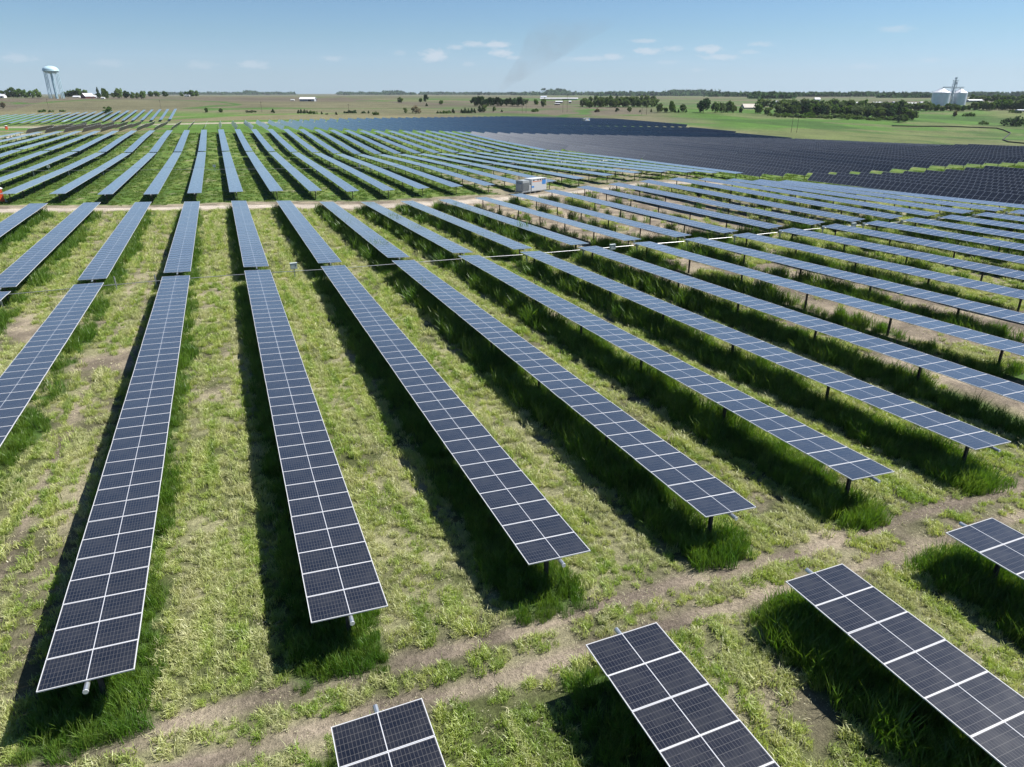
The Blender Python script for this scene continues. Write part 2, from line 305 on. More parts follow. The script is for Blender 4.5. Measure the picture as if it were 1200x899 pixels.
# ------------------------------------------------------------------ object helpers
def link(o): COL.objects.link(o); return o
def empty(name, label, cat, loc, group=None, rz=0):
    o = bpy.data.objects.new(name, None); link(o); o.location = loc; o.rotation_euler = (0, 0, rz); o.empty_display_size = .5
    o['label'] = label; o['category'] = cat
    if group: o['group'] = group
    return o
def tag(o, label, cat, group=None, kind=None):
    o['label'] = label; o['category'] = cat
    if group: o['group'] = group
    if kind: o['kind'] = kind
    return o
def inst(name, me, parent=None, M=None):
    o = bpy.data.objects.new(name, me); link(o)
    if parent is not None: o.parent = parent
    if M is not None: o.matrix_local = M
    return o
class MB:
    def __init__(s): s.v = []; s.f = []; s.mi = []; s.uv = {}
    def box(s, c, d, mi=0, M=None):
        b = len(s.v); x, y, z = [v/2 for v in d]
        for sx, sy, sz in ((-1, -1, -1), (1, -1, -1), (1, 1, -1), (-1, 1, -1), (-1, -1, 1), (1, -1, 1), (1, 1, 1), (-1, 1, 1)):
            p = Vector((c[0]+sx*x, c[1]+sy*y, c[2]+sz*z)); s.v.append(tuple(M@p) if M else tuple(p))
        for q in ((0, 3, 2, 1), (4, 5, 6, 7), (0, 1, 5, 4), (1, 2, 6, 5), (2, 3, 7, 6), (3, 0, 4, 7)): s.f.append(tuple(b+i for i in q)); s.mi.append(mi)
    def tube(s, a, b, r, r2=None, n=8, mi=0, cap=True):
        a = Vector(a); b = Vector(b); r2 = r if r2 is None else r2; d = (b-a).normalized(); u = d.orthogonal().normalized(); w = d.cross(u); o = len(s.v)
        for p, rr in ((a, r), (b, r2)):
            for i in range(n): t = 2*pi*i/n; s.v.append(tuple(p+u*cos(t)*rr+w*sin(t)*rr))
        for i in range(n): j = (i+1) % n; s.f.append((o+i, o+j, o+n+j, o+n+i)); s.mi.append(mi)
        if cap: s.f.append(tuple(o+i for i in range(n))[::-1]); s.mi.append(mi); s.f.append(tuple(o+n+i for i in range(n))); s.mi.append(mi)
    def lathe(s, prof, n=24, c=(0, 0), mi=0):
        o = len(s.v)
        for r, z in prof:
            for i in range(n): t = 2*pi*i/n; s.v.append((c[0]+r*cos(t), c[1]+r*sin(t), z))
        for k in range(len(prof)-1):
            for i in range(n): j = (i+1) % n; s.f.append((o+k*n+i, o+k*n+j, o+(k+1)*n+j, o+(k+1)*n+i)); s.mi.append(mi)
    def face(s, pts, mi=0):
        o = len(s.v); s.v += [tuple(p) for p in pts]; s.f.append(tuple(range(o, o+len(pts)))); s.mi.append(mi)
    def mesh(s, name, mats, smooth=False):
        me = bpy.data.meshes.new(name); me.from_pydata(s.v, [], s.f); me.update()
        for m in mats: me.materials.append(m)
        me.polygons.foreach_set('material_index', s.mi)
        if smooth: me.polygons.foreach_set('use_smooth', [True]*len(s.f))
        me.update(); return me
ONES = 'zeroth first second third fourth fifth sixth seventh eighth ninth tenth eleventh twelfth thirteenth fourteenth fifteenth sixteenth seventeenth eighteenth nineteenth'.split()
TENS = {2: 'twent', 3: 'thirt', 4: 'fort', 5: 'fift', 6: 'sixt', 7: 'sevent', 8: 'eight', 9: 'ninet'}
CARD = 'x one two three four five six seven eight nine'.split()
def nth(i):
    if i < 20: return ONES[i]
    if i >= 100: return str(i)+'th'
    t, o = divmod(i, 10); return TENS[t]+'ieth' if o == 0 else TENS[t]+'y-'+ONES[o]

# ------------------------------------------------------------------ solar trackers
def module_mesh():
    b = MB(); fw = .019; hw = W/2; hl = MP/2-.003; t = .035
    xs_ = (-hw, -hw+fw, hw-fw, hw); ysx = (-hl, -hl+fw, hl-fw, hl)
    # frame ring top, glass inset 4 mm lower, sides, bottom
    V = b.v
    for z in (0.0,):
        for yy in (-hl, -hl+fw, hl-fw, hl):
            for xx in xs_: V.append((xx, yy, 0.0))
    g = lambda i, j: j*4+i
    for j in range(3):
        for i in range(3):
            if i == 1 and j == 1: continue
            b.f.append((g(i, j), g(i+1, j), g(i+1, j+1), g(i, j+1))); b.mi.append(1)
    o = len(V)
    for (x, y) in ((xs_[1], ysx[1]), (xs_[2], ysx[1]), (xs_[2], ysx[2]), (xs_[1], ysx[2])): V.append((x, y, -.004))
    b.f.append((o, o+1, o+2, o+3)); b.mi.append(0)
    inner = (g(1, 1), g(2, 1), g(2, 2), g(1, 2))
    for i in range(4): j = (i+1) % 4; b.f.append((inner[i], inner[j], o+j, o+i)); b.mi.append(1)
    o = len(V)
    for (x, y) in ((-hw, -hl), (hw, -hl), (hw, hl), (-hw, hl)): V.append((x, y, -t))
    top = (g(0, 0), g(3, 0), g(3, 3), g(0, 3))
    for i in range(4): j = (i+1) % 4; b.f.append((top[i], o+i, o+j, top[j])); b.mi.append(1)
    b.f.append((o+3, o+2, o+1, o)); b.mi.append(2)
    me = b.mesh('solar_module', [M_glass, M_frame, M_back])
    uvl = me.uv_layers.new(name='UVMap')
    for p in me.polygons:
        for li in p.loop_indices:
            co = me.vertices[me.loops[li].vertex_index].co; uvl.data[li].uv = ((co.x+hw)/W, (co.y+MP/2)/MP)
    return me
ME_MOD = module_mesh()
_sm = {}
def strip_mesh(n):
    if n in _sm: return _sm[n]
    b = MB(); L = n*MP; hw = W/2
    b.face([(-hw, 0, 0), (hw, 0, 0), (hw, L, 0), (-hw, L, 0)], 0)
    o = 4
    for (x, y) in ((-hw, 0), (hw, 0), (hw, L), (-hw, L)): b.v.append((x, y, -.035))
    for i in range(4): j = (i+1) % 4; b.f.append((i, 4+i, 4+j, j)); b.mi.append(1)
    b.f.append((7, 6, 5, 4)); b.mi.append(2)
    me = b.mesh('panel_strip', [M_strip, M_frame, M_back]); uvl = me.uv_layers.new(name='UVMap')
    for p in me.polygons:
        for li in p.loop_indices:
            co = me.vertices[me.loops[li].vertex_index].co; uvl.data[li].uv = ((co.x+hw)/W, co.y/MP)
    _sm[n] = me; return me
_tm = {}
def tube_mesh(L):
    key = round(L, 1)
    if key not in _tm:
        b = MB(); b.tube((0, 0, 0), (0, key, 0), .065, n=8, mi=0); b.tube((0, -.02, 0), (0, .0, 0), .07, n=8, mi=1); _tm[key] = b.mesh('torque_tube', [M_galv, M_cap])
    return _tm[key]
def post_mesh():
    b = MB(); h = 2.1
    for yy in (-.05, .05): b.box((0, yy, -h/2), (.12, .012, h))
    b.box((0, 0, -h/2), (.012, .09, h)); b.box((0, 0, .02), (.16, .14, .12)); return b.mesh('support_post', [M_post])
ME_POST = post_mesh()
def rail_mesh():
    b = MB(); b.box((0, 0, -.045), (.9, .05, .04)); return b.mesh('mounting_rail', [M_galv])
ME_RAIL = rail_mesh()
def frame_at(p, slope, tilt):
    a = Vector((cos(tilt), 0, -sin(tilt))); d = Vector((0, 1, slope)).normalized(); d = (d-a*d.dot(a)).normalized(); n = a.cross(d)
    return Matrix(((a.x, d.x, n.x, p[0]), (a.y, d.y, n.y, p[1]), (a.z, d.z, n.z, p[2]), (0, 0, 0, 1)))
def wanted(x, y, z, m=120): 
    px, py = proj((x, y, z)); return -m < px < 1200+m and -m < py < 899+m

def tracker(k, spans, tilt, detail, name, label, cat, group, x=None):
    """spans: [(y_start, modules)]; detail 2 modules as parts, 1 panel strip + posts, 0 one small mesh per span"""
    x = rx(k) if x is None else x
    yc = spans[0][0]; t0 = Vector((x, yc, pz(x, yc)))
    root = empty(name, label, cat, (x, yc, gz1(x, yc)), group); R0 = Matrix.Translation(-root.location)
    for (ya, n) in spans:
        L = n*MP; yb = ya+L; za, zb = pz(x, ya), pz(x, yb); sl = (zb-za)/L
        offs = .10
        Ms = frame_at((x, ya, za), sl, tilt); up = Ms.to_3x3()@Vector((0, 0, 1))
        if detail == 2:
            for i in range(n):
                y = ya+(i+.5)*MP; z = za+sl*(y-ya)
                if not wanted(x, y, z): continue
                Mi = Matrix.Translation(Vector((random.uniform(-.004, .004), 0, random.uniform(-.003, .003))))@frame_at((x, y, z), sl, tilt+random.gauss(0, .0045))@Matrix.Rotation(random.gauss(0, .003), 4, 'X')
                inst('solar_module', ME_MOD, root, R0@Mi)
        else:
            inst('panel_strip', strip_mesh(n), root, R0@Ms)
        if detail >= 1:
            ext = .27
            Mt = frame_at((x, ya-ext, za-sl*ext-.115), sl, 0)
            inst('torque_tube', tube_mesh(L+2*ext), root, R0@Mt)
        if detail >= 1:
            npst = max(2, int(round((L-3)/7.6))+1)
            for i in range(npst):
                y = ya+1.0+(L-2.2)*i/(npst-1); z = za+sl*(y-ya)
                if not wanted(x, y, z, 80): continue
                if tilt < -.3 and i > 2: continue
                inst('support_post', ME_POST, root, R0@Matrix.Translation((x, y, z-.16)))
        if detail == 2 and n > 6:
            inst('mounting_rail', ME_RAIL, root, R0@frame_at((x, ya+.12, za), sl, tilt)@Matrix.Translation((0, 0, -.03)))
    return root

T_FLAT = radians(2.6)
jobs = []      # (k, spans, tilt, detail, field key, x)
S1 = [(16.15, 42), (66.2, 44)]
for k in range(-4, 18): jobs.append((k, S1, None, 2 if k <= 11 else 1, 'near', None))
for k in range(1, 5): jobs.append((k, [(12.35-16*MP, 16)], None, 2, 'front', None))
for k in range(18, 27): jobs.append((k, S1, radians(-46), 1, 'near_tilted', None))
for k in range(-9, 18):
    jobs.append((k, [(130, 44), (181.2, 44)], None, 1, 'mid', None)); 
for k in range(-10, 18): jobs.append((k, [(235, 44), (286.2, 42)], None, 1, 'midback', None))
for k in range(18, 39): jobs.append((k, [(130, 44), (181.2, 44)], radians(-46), 1, 'side', None))
for k in range(18, 79): jobs.append((k, [(235, 44), (286.2, 42)], radians(-46), 1 if k < 45 else 0, 'sideback', None))
for k in range(-10, 50): jobs.append((k, [(344, 44), (395.2, 44)], radians(-56), 0, 'hill', None))
for k in range(2, 50):
    yfar = 452+max(0, (k-4))*4.3; n = int((min(yfar, 660)-450)/MP)
    if n > 8: jobs.append((k, [(450, n)], radians(-56), 0, 'hillback', None))
for i in range(29):
    x = -33-6.542*i; jobs.append((0, [(638-.6*i, 108)], None, 0, 'offfield', x))
INFO = {
 'near': ('flat panel row of the near field, {} from the left at the dirt road', 'solar rows of the near field'),
 'front': ('panel row end in the foreground below the wheel track, {} from the left', 'row ends in the foreground'),
 'near_tilted': ('dark tilted row in the corner behind the near flat rows, {} outward', 'dark tilted rows behind the near field'),
 'mid': ('pale flat row just beyond the dirt road, {} from the left', 'flat rows beyond the dirt road'),
 'midback': ('pale flat row of the second rank beyond the dirt road, {} from the left', 'flat rows of the second rank'),
 'side': ('dark tilted row beyond the flat rows facing the green strip, {} outward', 'dark tilted rows facing the green strip'),
 'sideback': ('dark tilted row in the rear rank beyond the flat rows, {} outward', 'dark tilted rows of the rear rank'),
 'hill': ('dark steeply tilted row in the distant block, {} from its left edge', 'steep rows of the distant block'),
 'hillback': ('dark steep row in the farthest strip near the hedges, {} from the left', 'steep rows of the farthest strip'),
 'offfield': ('small flat row in the separate far field below the water tower, {} from its right', 'rows of the field below the water tower'),
}
def visible_rank(j):
    k, spans, tilt, det, key, x = j; x = rx(k) if x is None else x
    tot = 0; 
    for ya, n in spans:
        for f in (0, .25, .5, .75, 1):
            y = ya+f*n*MP; z = pz(x, y)
            if wanted(x, y, z, 0): tot += n*MP/((x*x+y*y))**1.5*(.35 if tilt and key != 'x' else 1)*1e6
    return tot
scored = [(visible_rank(j), i, j) for i, j in enumerate(jobs)]
scored = [s for s in scored if s[0] > 0]
cut = sorted(s[0] for s in scored)[-300] if len(scored) > 300 else -1
cnt = {}; rest = []
random.seed(3)
for s, i, (k, spans, tilt, det, key, x) in scored:
    if s < cut: rest.append((k, spans, tilt, key, x)); continue
    cnt[key] = cnt.get(key, 0)+1
    if tilt is None: tl = radians(float(np.interp(k, (-8, 4, 7, 10, 14), (1.5, 2.6, -.5, -5, -6.5))) if key == 'near' else float(np.interp(k, (0, 8), (1, -4))))+random.gauss(0, .006) if key not in ('front',) else radians(-1)
    else: tl = tilt+random.gauss(0, .012)
    if key == 'near' and k == -1: tl = radians(1.2)
    tracker(k, spans, tl, det, 'solar_tracker', INFO[key][0].format(nth(cnt[key])), 'solar tracker', INFO[key][1], x)
if rest:
    V = []; Fc = []; UV = []
    for k, spans, tilt, key, x in rest:
        x = rx(k) if x is None else x; tl = T_FLAT if tilt is None else tilt+random.gauss(0, .012)
        for ya, n in spans:
            za, zb = pz(x, ya), pz(x, ya+n*MP); Ms = frame_at((x, ya, za), (zb-za)/(n*MP), tl); o = len(V); L = n*MP; hw = W/2
            for p in ((-hw, 0, 0), (hw, 0, 0), (hw, L, 0), (-hw, L, 0), (-hw, 0, -.035), (hw, 0, -.035), (hw, L, -.035), (-hw, L, -.035)): V.append(tuple(Ms@Vector(p)))
            Fc += [(o, o+1, o+2, o+3), (o, o+4, o+5, o+1), (o+1, o+5, o+6, o+2), (o+2, o+6, o+7, o+3), (o+3, o+7, o+4, o), (o+7, o+6, o+5, o+4)]
            UV += [(0, 0), (1, 0), (1, n), (0, n)]+[(0, 0)]*20
    me = bpy.data.meshes.new('distant_solar_rows'); me.from_pydata(V, [], Fc); me.materials.append(M_strip); me.materials.append(M_back); uvl = me.uv_layers.new(name='UVMap')
    me.polygons.foreach_set('material_index', [0 if i % 6 == 0 else 1 for i in range(len(Fc))])
    uvl.data.foreach_set('uv', np.array(UV, np.float32).ravel())
    tag(inst('distant_solar_rows', me), 'farthest solar rows merging into one dark sheet', 'solar panels', None, 'stuff')
print('trackers', cnt, 'rest', len(rest))

# drive lines: a shaft that crosses all the rows at their middle, with a geared post at each row
M_shaft = pmat('drive_shaft_steel', (.3, .31, .32), .4, .5)
def gear_mesh():
    b = MB(); b.box((0, 0, -.95), (.13, .13, 1.4)); b.box((0, 0, -.32), (.30, .22, .34)); b.box((.0, 0, -.12), (.42, .09, .10)); b.tube((-.22, 0, -.36), (.22, 0, -.36), .09, n=10)
    return b.mesh('gear_post', [M_galv])
ME_GEAR = gear_mesh()
for (yy, k0, k1, lab) in ((65.35, -3, 17, 'thin steel drive shaft crossing the near rows at their middle gap'), (181.0, -7, 17, 'thin steel drive shaft crossing the pale rows beyond the dirt road')):
    root = empty('drive_line', lab, 'drive shaft', (rx(k0), yy, gz1(rx(k0), yy))); R0 = Matrix.Translation(-root.location)
    for k in range(k0, k1+1):
        z = pz(rx(k), yy); 
        if not wanted(rx(k), yy, z, 100): continue
        inst('gear_post', ME_GEAR, root, R0@Matrix.Translation((rx(k), yy, z-.1)))
        if k < k1:
            z2 = pz(rx(k+1), yy); b = MB(); b.tube((0, 0, 0), (PITCH, 0, z2-z), .032, n=6); inst('shaft', b.mesh('shaft', [M_shaft]), root, R0@Matrix.Translation((rx(k), yy, z-.46)))
# inverter combiner boxes on posts
M_box = pmat('grey_enclosure_paint', (.45, .5, .5), .45)
M_dark = pmat('dark_vent', (.05, .05, .055), .6)
def combiner(px, py, label):
    P, d = on_ground(px, py)
    root = empty('combiner_box', label, 'electrical box', (P[0], P[1], gz1(P[0], P[1])), 'electrical boxes on posts', YAW*.2)
    b = MB(); b.box((0, 0, .55), (.09, .09, 1.1)); inst('post', b.mesh('combiner_post', [M_galv]), root)
    b = MB(); b.box((0, -.02, 1.25), (.62, .24, .55)); b.box((0, -.02, 1.535), (.68, .3, .02)); bm_ = b.mesh('cabinet', [M_box]); c = inst('cabinet', bm_, root)
    b = MB(); b.box((0, -.145, 1.25), (.54, .012, .47)); inst('door', b.mesh('cabinet_door', [M_box]), c)
    b = MB(); b.box((.17, -.158, 1.3), (.09, .012, .07)); inst('label_plate', b.mesh('plate', [M_dark]), c)
combiner(346, 327, 'grey electrical box on a post beside the tall grass in the near gap')
combiner(717, 303, 'grey electrical box on a post between the near rows, right of centre')
combiner(998, 276, 'grey electrical box on a post in the grass far right of the near field')
combiner(252, 201, 'small grey box on a post between rows beyond the dirt road')
combiner(58, 202, 'small grey box on a post at the left beyond the road')
combiner(422, 200, 'small grey box on a post among pale rows right of the green lane')
for px, py, lab in ((137, 339, 'short grey pipe stub standing beside the wheel ruts'), (184, 337, 'short grey pipe stub close to the shaded edge of a near row')):
    P, d = on_ground(px, py); b = MB(); b.tube((0, 0, -.1), (-.02, 0, 1.15), .065, n=10); o = inst('pipe_stub', b.mesh('pipe_stub', [M_galv])); o.location = (P[0], P[1], gz1(P[0], P[1])); tag(o, lab, 'post', 'pipe stubs')

# ------------------------------------------------------------------ power skid, toilets
M_white = pmat('white_paint', (.5, .52, .53), .4, 0, .05); M_grey = pmat('transformer_grey', (.3, .33, .34), .45); M_blue = pmat('blue_decal', (.05, .22, .55), .4); M_orange = pmat('orange_plastic', (.75, .10, .03), .4, 0, .08); M_ostripe = pmat('orange_stripe', (.65, .22, .07), .5)
def power_station(px, py, label, group, s=1.0, rz=0.38):
    P, d = on_ground(px, py); root = empty('power_station', label, 'power station', (P[0], P[1], gz1(P[0], P[1])), group, rz)
    b = MB()
    for x in (-3.3, -1.1, .3, 2.0, 3.4):
        for y in (-.9, .9): b.box((x, y, .2), (.16, .16, .5))
    b.box((0, 0, .5), (7.2, 2.1, .14)); inst('skid', b.mesh('skid', [M_galv]), root)
    b = MB(); b.box((-2.35, 0, 1.75), (1.9, 2.0, 2.35)); b.box((-3.45, 0, 1.5), (.3, 1.5, 1.6)); b.box((-1.3, 0, 1.35), (.2, 1.5, 1.2)); t = inst('transformer', b.mesh('transformer', [M_grey]), root)
    b = MB()
    for i in range(7): b.box((-3.1+i*.25, -1.06, 1.7), (.05, .12, 1.6))
    b.box((-2.35, 0, 2.96), (1.6, 1.6, .06)); inst('cooling_fin', b.mesh('cooling_fins', [M_grey]), t)
    b = MB(); b.box((1.35, 0, 1.82), (4.3, 2.1, 2.5)); b.box((1.35, 0, 3.10), (4.4, 2.2, .06)); b.box((-1.05, 0, 1.25), (.5, 1.9, 1.3)); c = inst('inverter_cabinet', b.mesh('inverter_cabinet', [M_white]), root)
    b = MB(); b.box((1.2, -1.055, 2.55), (3.6, .01, .14)); inst('orange_stripe', b.mesh('orange_stripe', [M_ostripe]), c)
    b = MB(); b.box((2.75, -1.06, 2.3), (1.1, .015, .95)); b.box((-.45, -1.06, 1.45), (.7, .015, .38)); inst('blue_decal', b.mesh('blue_decal', [M_blue]), c)
    b = MB()
    for x in (-.2, 1.0, 1.7, 2.4, 3.0): b.box((x, -1.06, 2.85), (.4, .015, .26))
    inst('vent', b.mesh('vent', [M_dark]), c)
    root.scale = (s*.95, s*.95, s*.86); return root
power_station(622, 226, 'white inverter cabinet and grey transformer on a skid at the dirt road', 'power stations')
power_station(686, 143.5, 'white power station seen small inside the dark distant block', 'power stations', 1.15, .38)
def toilet(px, py, label):
    P, d = on_ground(px, py); root = empty('portable_toilet', label, 'portable toilet', (P[0], P[1], gz1(P[0], P[1])), 'orange portable toilets', .35)
    b = MB(); b.box((0, 0, 1.05), (1.15, 1.15, 1.95)); 
    for x in (-.55, .55):
        for y in (-.55, .55): b.box((x, y, 1.05), (.1, .1, 2.0))
    inst('body', b.mesh('toilet_body', [M_orange]), root)
    b = MB(); b.lathe([(.0, 2.35), (.45, 2.30), (.78, 2.12), (.82, 2.02), (.78, 2.0)], n=16); inst('roof', b.mesh('toilet_roof', [M_white]), root)
    b = MB(); b.box((.05, -.585, 1.05), (.75, .02, 1.8)); inst('door', b.mesh('toilet_door', [M_orange]), root)
    b = MB(); b.box((.78, -.2, .06), (.5, .4, .12)); b.box((.75, -.2, .3), (.12, .3, .4)); inst('step', b.mesh('toilet_base', [M_white]), root)
toilet(0, 237, 'orange portable toilet with white roof at the dirt road edge')
toilet(8, 152, 'far small orange portable toilet on the gravel pad')

# ------------------------------------------------------------------ grass
def tuft(name, n, h, spread, lean, w, m, seed):
    r = random.Random(seed); b = MB()
    for i in range(n):
        a = r.uniform(0, 2*pi); rr = spread*sqrt(r.random()); x, y = rr*cos(a), rr*sin(a); hh = h*r.uniform(.5, 1.1); la = r.uniform(0, 2*pi); ll = lean*r.uniform(.3, 1.3)*hh
        ww = w*r.uniform(.7, 1.3); fa = r.uniform(0, pi); dx, dy = cos(fa)*ww/2, sin(fa)*ww/2
        p1 = (x+cos(la)*ll*.35, y+sin(la)*ll*.35, hh*.55); p2 = (x+cos(la)*ll, y+sin(la)*ll, hh*(1-.25*lean))
        o = len(b.v); b.v += [(x-dx, y-dy, -.03), (x+dx, y+dy, -.03), (p1[0]+dx*.8, p1[1]+dy*.8, p1[2]), (p1[0]-dx*.8, p1[1]-dy*.8, p1[2]), p2]
        b.f += [(o, o+1, o+2, o+3), (o+3, o+2, o+4)]; b.mi += [0, 0]
    return bpy.data.objects.new(name, b.mesh(name, [m]))
def scatter(name, pts, zs, scales, idxs, templates, label, cat):
    """stuff: one point mesh whose points carry grass tufts (geometry nodes)"""
    coln = bpy.data.collections.new(name+'_tufts')
    for t in templates: coln.objects.link(t)
    me = bpy.data.meshes.new(name); n = len(pts); me.vertices.add(n)
    me.vertices.foreach_set('co', np.column_stack([pts, zs]).astype(np.float32).ravel())
    for nm, tp, arr in (('sc', 'FLOAT', scales), ('ix', 'INT', idxs)):
        a = me.attributes.new(nm, tp, 'POINT'); a.data.foreach_set('value', arr)
    a = me.attributes.new('rot', 'FLOAT_VECTOR', 'POINT'); rr = np.column_stack([rng.normal(0, .12, n), rng.normal(0, .12, n), rng.random(n)*6.283]).astype(np.float32); a.data.foreach_set('vector', rr.ravel())
    ng = bpy.data.node_groups.new(name, 'GeometryNodeTree'); ng.interface.new_socket('Geometry', in_out='INPUT', socket_type='NodeSocketGeometry'); ng.interface.new_socket('Geometry', in_out='OUTPUT', socket_type='NodeSocketGeometry')
    gi = ng.nodes.new('NodeGroupInput'); go = ng.nodes.new('NodeGroupOutput'); ip = ng.nodes.new('GeometryNodeInstanceOnPoints'); ci = ng.nodes.new('GeometryNodeCollectionInfo')
    ci.inputs['Collection'].default_value = coln; ci.inputs['Separate Children'].default_value = True; ci.inputs['Reset Children'].default_value = True
    def na(nm, tp):
        x = ng.nodes.new('GeometryNodeInputNamedAttribute'); x.data_type = tp; x.inputs['Name'].default_value = nm; return x.outputs['Attribute']
    ip.inputs['Pick Instance'].default_value = True
    L = ng.links.new; L(gi.outputs[0], ip.inputs['Points']); L(ci.outputs[0], ip.inputs['Instance']); L(na('ix', 'INT'), ip.inputs['Instance Index']); L(na('sc', 'FLOAT'), ip.inputs['Scale']); L(na('rot', 'FLOAT_VECTOR'), ip.inputs['Rotation']); L(ip.outputs[0], go.inputs[0])
    o = inst(name, me); md = o.modifiers.new('scatter', 'NODES'); md.node_group = ng
    return tag(o, label, cat, None, 'stuff')
def visible_pts(x, y, m=25):
    z = gz(x, y); d = np.stack([x, y, z], -1)-C0; zz = d@Fv; px = 600+FPX*(d@Rv)/zz; py = 449.5-FPX*(d@Uv)/zz
    return (zz > 1) & (px > -m*2) & (px < 1200+m*2) & (py < 899+m*3), z
def sample(n, x0, x1, y0, y1):       # density falls with distance
    return rng.uniform(x0, x1, n), rng.uniform(y0, y1, n)
def make_grass(zones, maskf, thr=None):
    X, Y, S = [], [], []
    for (x0, x1, y0, y1, dens, s) in zones:
        n = int((x1-x0)*(y1-y0)*dens); x, y = sample(n, x0, x1, y0, y1); ok, _ = visible_pts(x, y); x, y = x[ok], y[ok]
        m = maskf(x, y); keep = rng.random(len(x)) < m; X.append(x[keep]); Y.append(y[keep]); S.append(np.full(keep.sum(), s)*rng.uniform(.7, 1.25, keep.sum()))
    X = np.concatenate(X); Y = np.concatenate(Y); S = np.concatenate(S).astype(np.float32); return X, Y, gz(X, Y), S
Z_ALL = [(-20, 34, 3, 24, 1, 1), (-34, 72, 24, 42, .55, 1.25), (-50, 112, 42, 72, .28, 1.6), (-70, 130, 72, 119, .13, 2.1)]
def zs(d, s): return [(a, b, c, e, d*f, s*g) for a, b, c, e, f, g in Z_ALL]
tall_t = [tuft('tall_tuft', 46, .58, .22, .42, .017, M_tall, s) for s in range(6)]
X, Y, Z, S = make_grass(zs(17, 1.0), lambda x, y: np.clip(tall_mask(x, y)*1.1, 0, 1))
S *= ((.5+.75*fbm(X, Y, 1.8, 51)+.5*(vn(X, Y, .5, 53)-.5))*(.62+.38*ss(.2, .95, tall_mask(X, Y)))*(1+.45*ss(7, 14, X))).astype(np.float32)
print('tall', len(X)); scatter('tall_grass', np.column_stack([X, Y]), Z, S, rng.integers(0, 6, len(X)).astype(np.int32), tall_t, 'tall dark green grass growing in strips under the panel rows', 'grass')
mown_t = [tuft('mown_tuft', 44, .23, .15, .8, .017, M_mown, 20+s) for s in range(6)]
def mown_mask(x, y):
    t = tall_mask(x, y); b = bare_mask(x, y); r = road_mask(x, y)
    return np.clip((1-t)*(1-b)**1.6*(1-r)*(.5+.7*ss(.35, .6, fbm(x, y, .9, 61)))*(.55+.75*ss(.36, .56, fbm(x, y*.12, .75, 64))), 0, 1)
X, Y, Z, S = make_grass(zs(27, 1.0), mown_mask)
S *= (.45+1.2*fbm(X, Y, 1.1, 62)).astype(np.float32)
print('mown', len(X)); scatter('mown_grass', np.column_stack([X, Y]), Z, S, rng.integers(0, 6, len(X)).astype(np.int32), mown_t, 'pale mown grass stubble between the panel rows', 'grass')
str_t = [tuft('straw_wisp', 12, .035, .2, 5.0, .018, M_straw, 40+s) for s in range(4)]
X, Y, Z, S = make_grass([z for z in zs(7, 1.0)][:3], lambda x, y: np.clip((1-tall_mask(x, y))*(.25+ss(.45, .65, fbm(x, y, .7, 71))+ss(.5, .62, fbm(x, y*.2, 1.1, 72))*.5), 0, 1))
print('straw', len(X)); scatter('dry_clippings', np.column_stack([X, Y]), Z, S, rng.integers(0, 4, len(X)).astype(np.int32), str_t, 'dry straw coloured clippings scattered over the mown grass', 'grass clippings')
lush_t = [tuft('weed_clump', 40, .34, .45, .6, .05, M_lush, 60+s) for s in range(5)]
def lush_mask(x, y): return np.clip((1-bare_mask(x, y))*(.25+.8*ss(.4, .55, fbm(x, y, 2.5, 81)))+tall_mask(x, y)*.7, 0, 1)
X, Y, Z, S = make_grass([(-75, 130, 128.5, 180, 1.3, .85), (-90, 130, 180, 235, .5, 1.2), (-100, 140, 235, 340, .15, 1.7), (104, 240, 116, 131, .9, 1.4)], lambda x, y: np.where((x > 104) & (y < 131), .25+.75*ss(.42, .5, fbm(x, y, 5, 83)), lush_mask(x, y)))
print('lush', len(X)); scatter('field_grass', np.column_stack([X, Y]), Z, S, rng.integers(0, 5, len(X)).astype(np.int32), lush_t, 'lush green grass between the rows beyond the dirt road', 'grass')

M_clod = pmat('dry_soil_clods', (.2, .165, .125), .95, 0, .3, 9)
def clod(name, seed):
    q = random.Random(seed); bm = bmesh.new(); bmesh.ops.create_icosphere(bm, subdivisions=1, radius=.03)
    for v in bm.verts: v.co *= q.uniform(.6, 1.3); v.co.z *= .65
    me = bpy.data.meshes.new(name); bm.to_mesh(me); bm.free(); me.materials.append(M_clod); return bpy.data.objects.new(name, me)
X, Y, Z, S = make_grass([(-16, 34, 3, 24, 14, 1.0), (-30, 40, 24, 60, 2.5, 1.5)], lambda x, y: bare_mask(x, y)**1.5*(1-.8*tall_mask(x, y))*ss(.4, .6, fbm(x, y, .8, 91)))
scatter('soil_clods', np.column_stack([X, Y]), Z, S, rng.integers(0, 4, len(X)).astype(np.int32), [clod('clod', q) for q in range(4)], 'small dry soil clods scattered over the bare wheel tracks', 'soil')

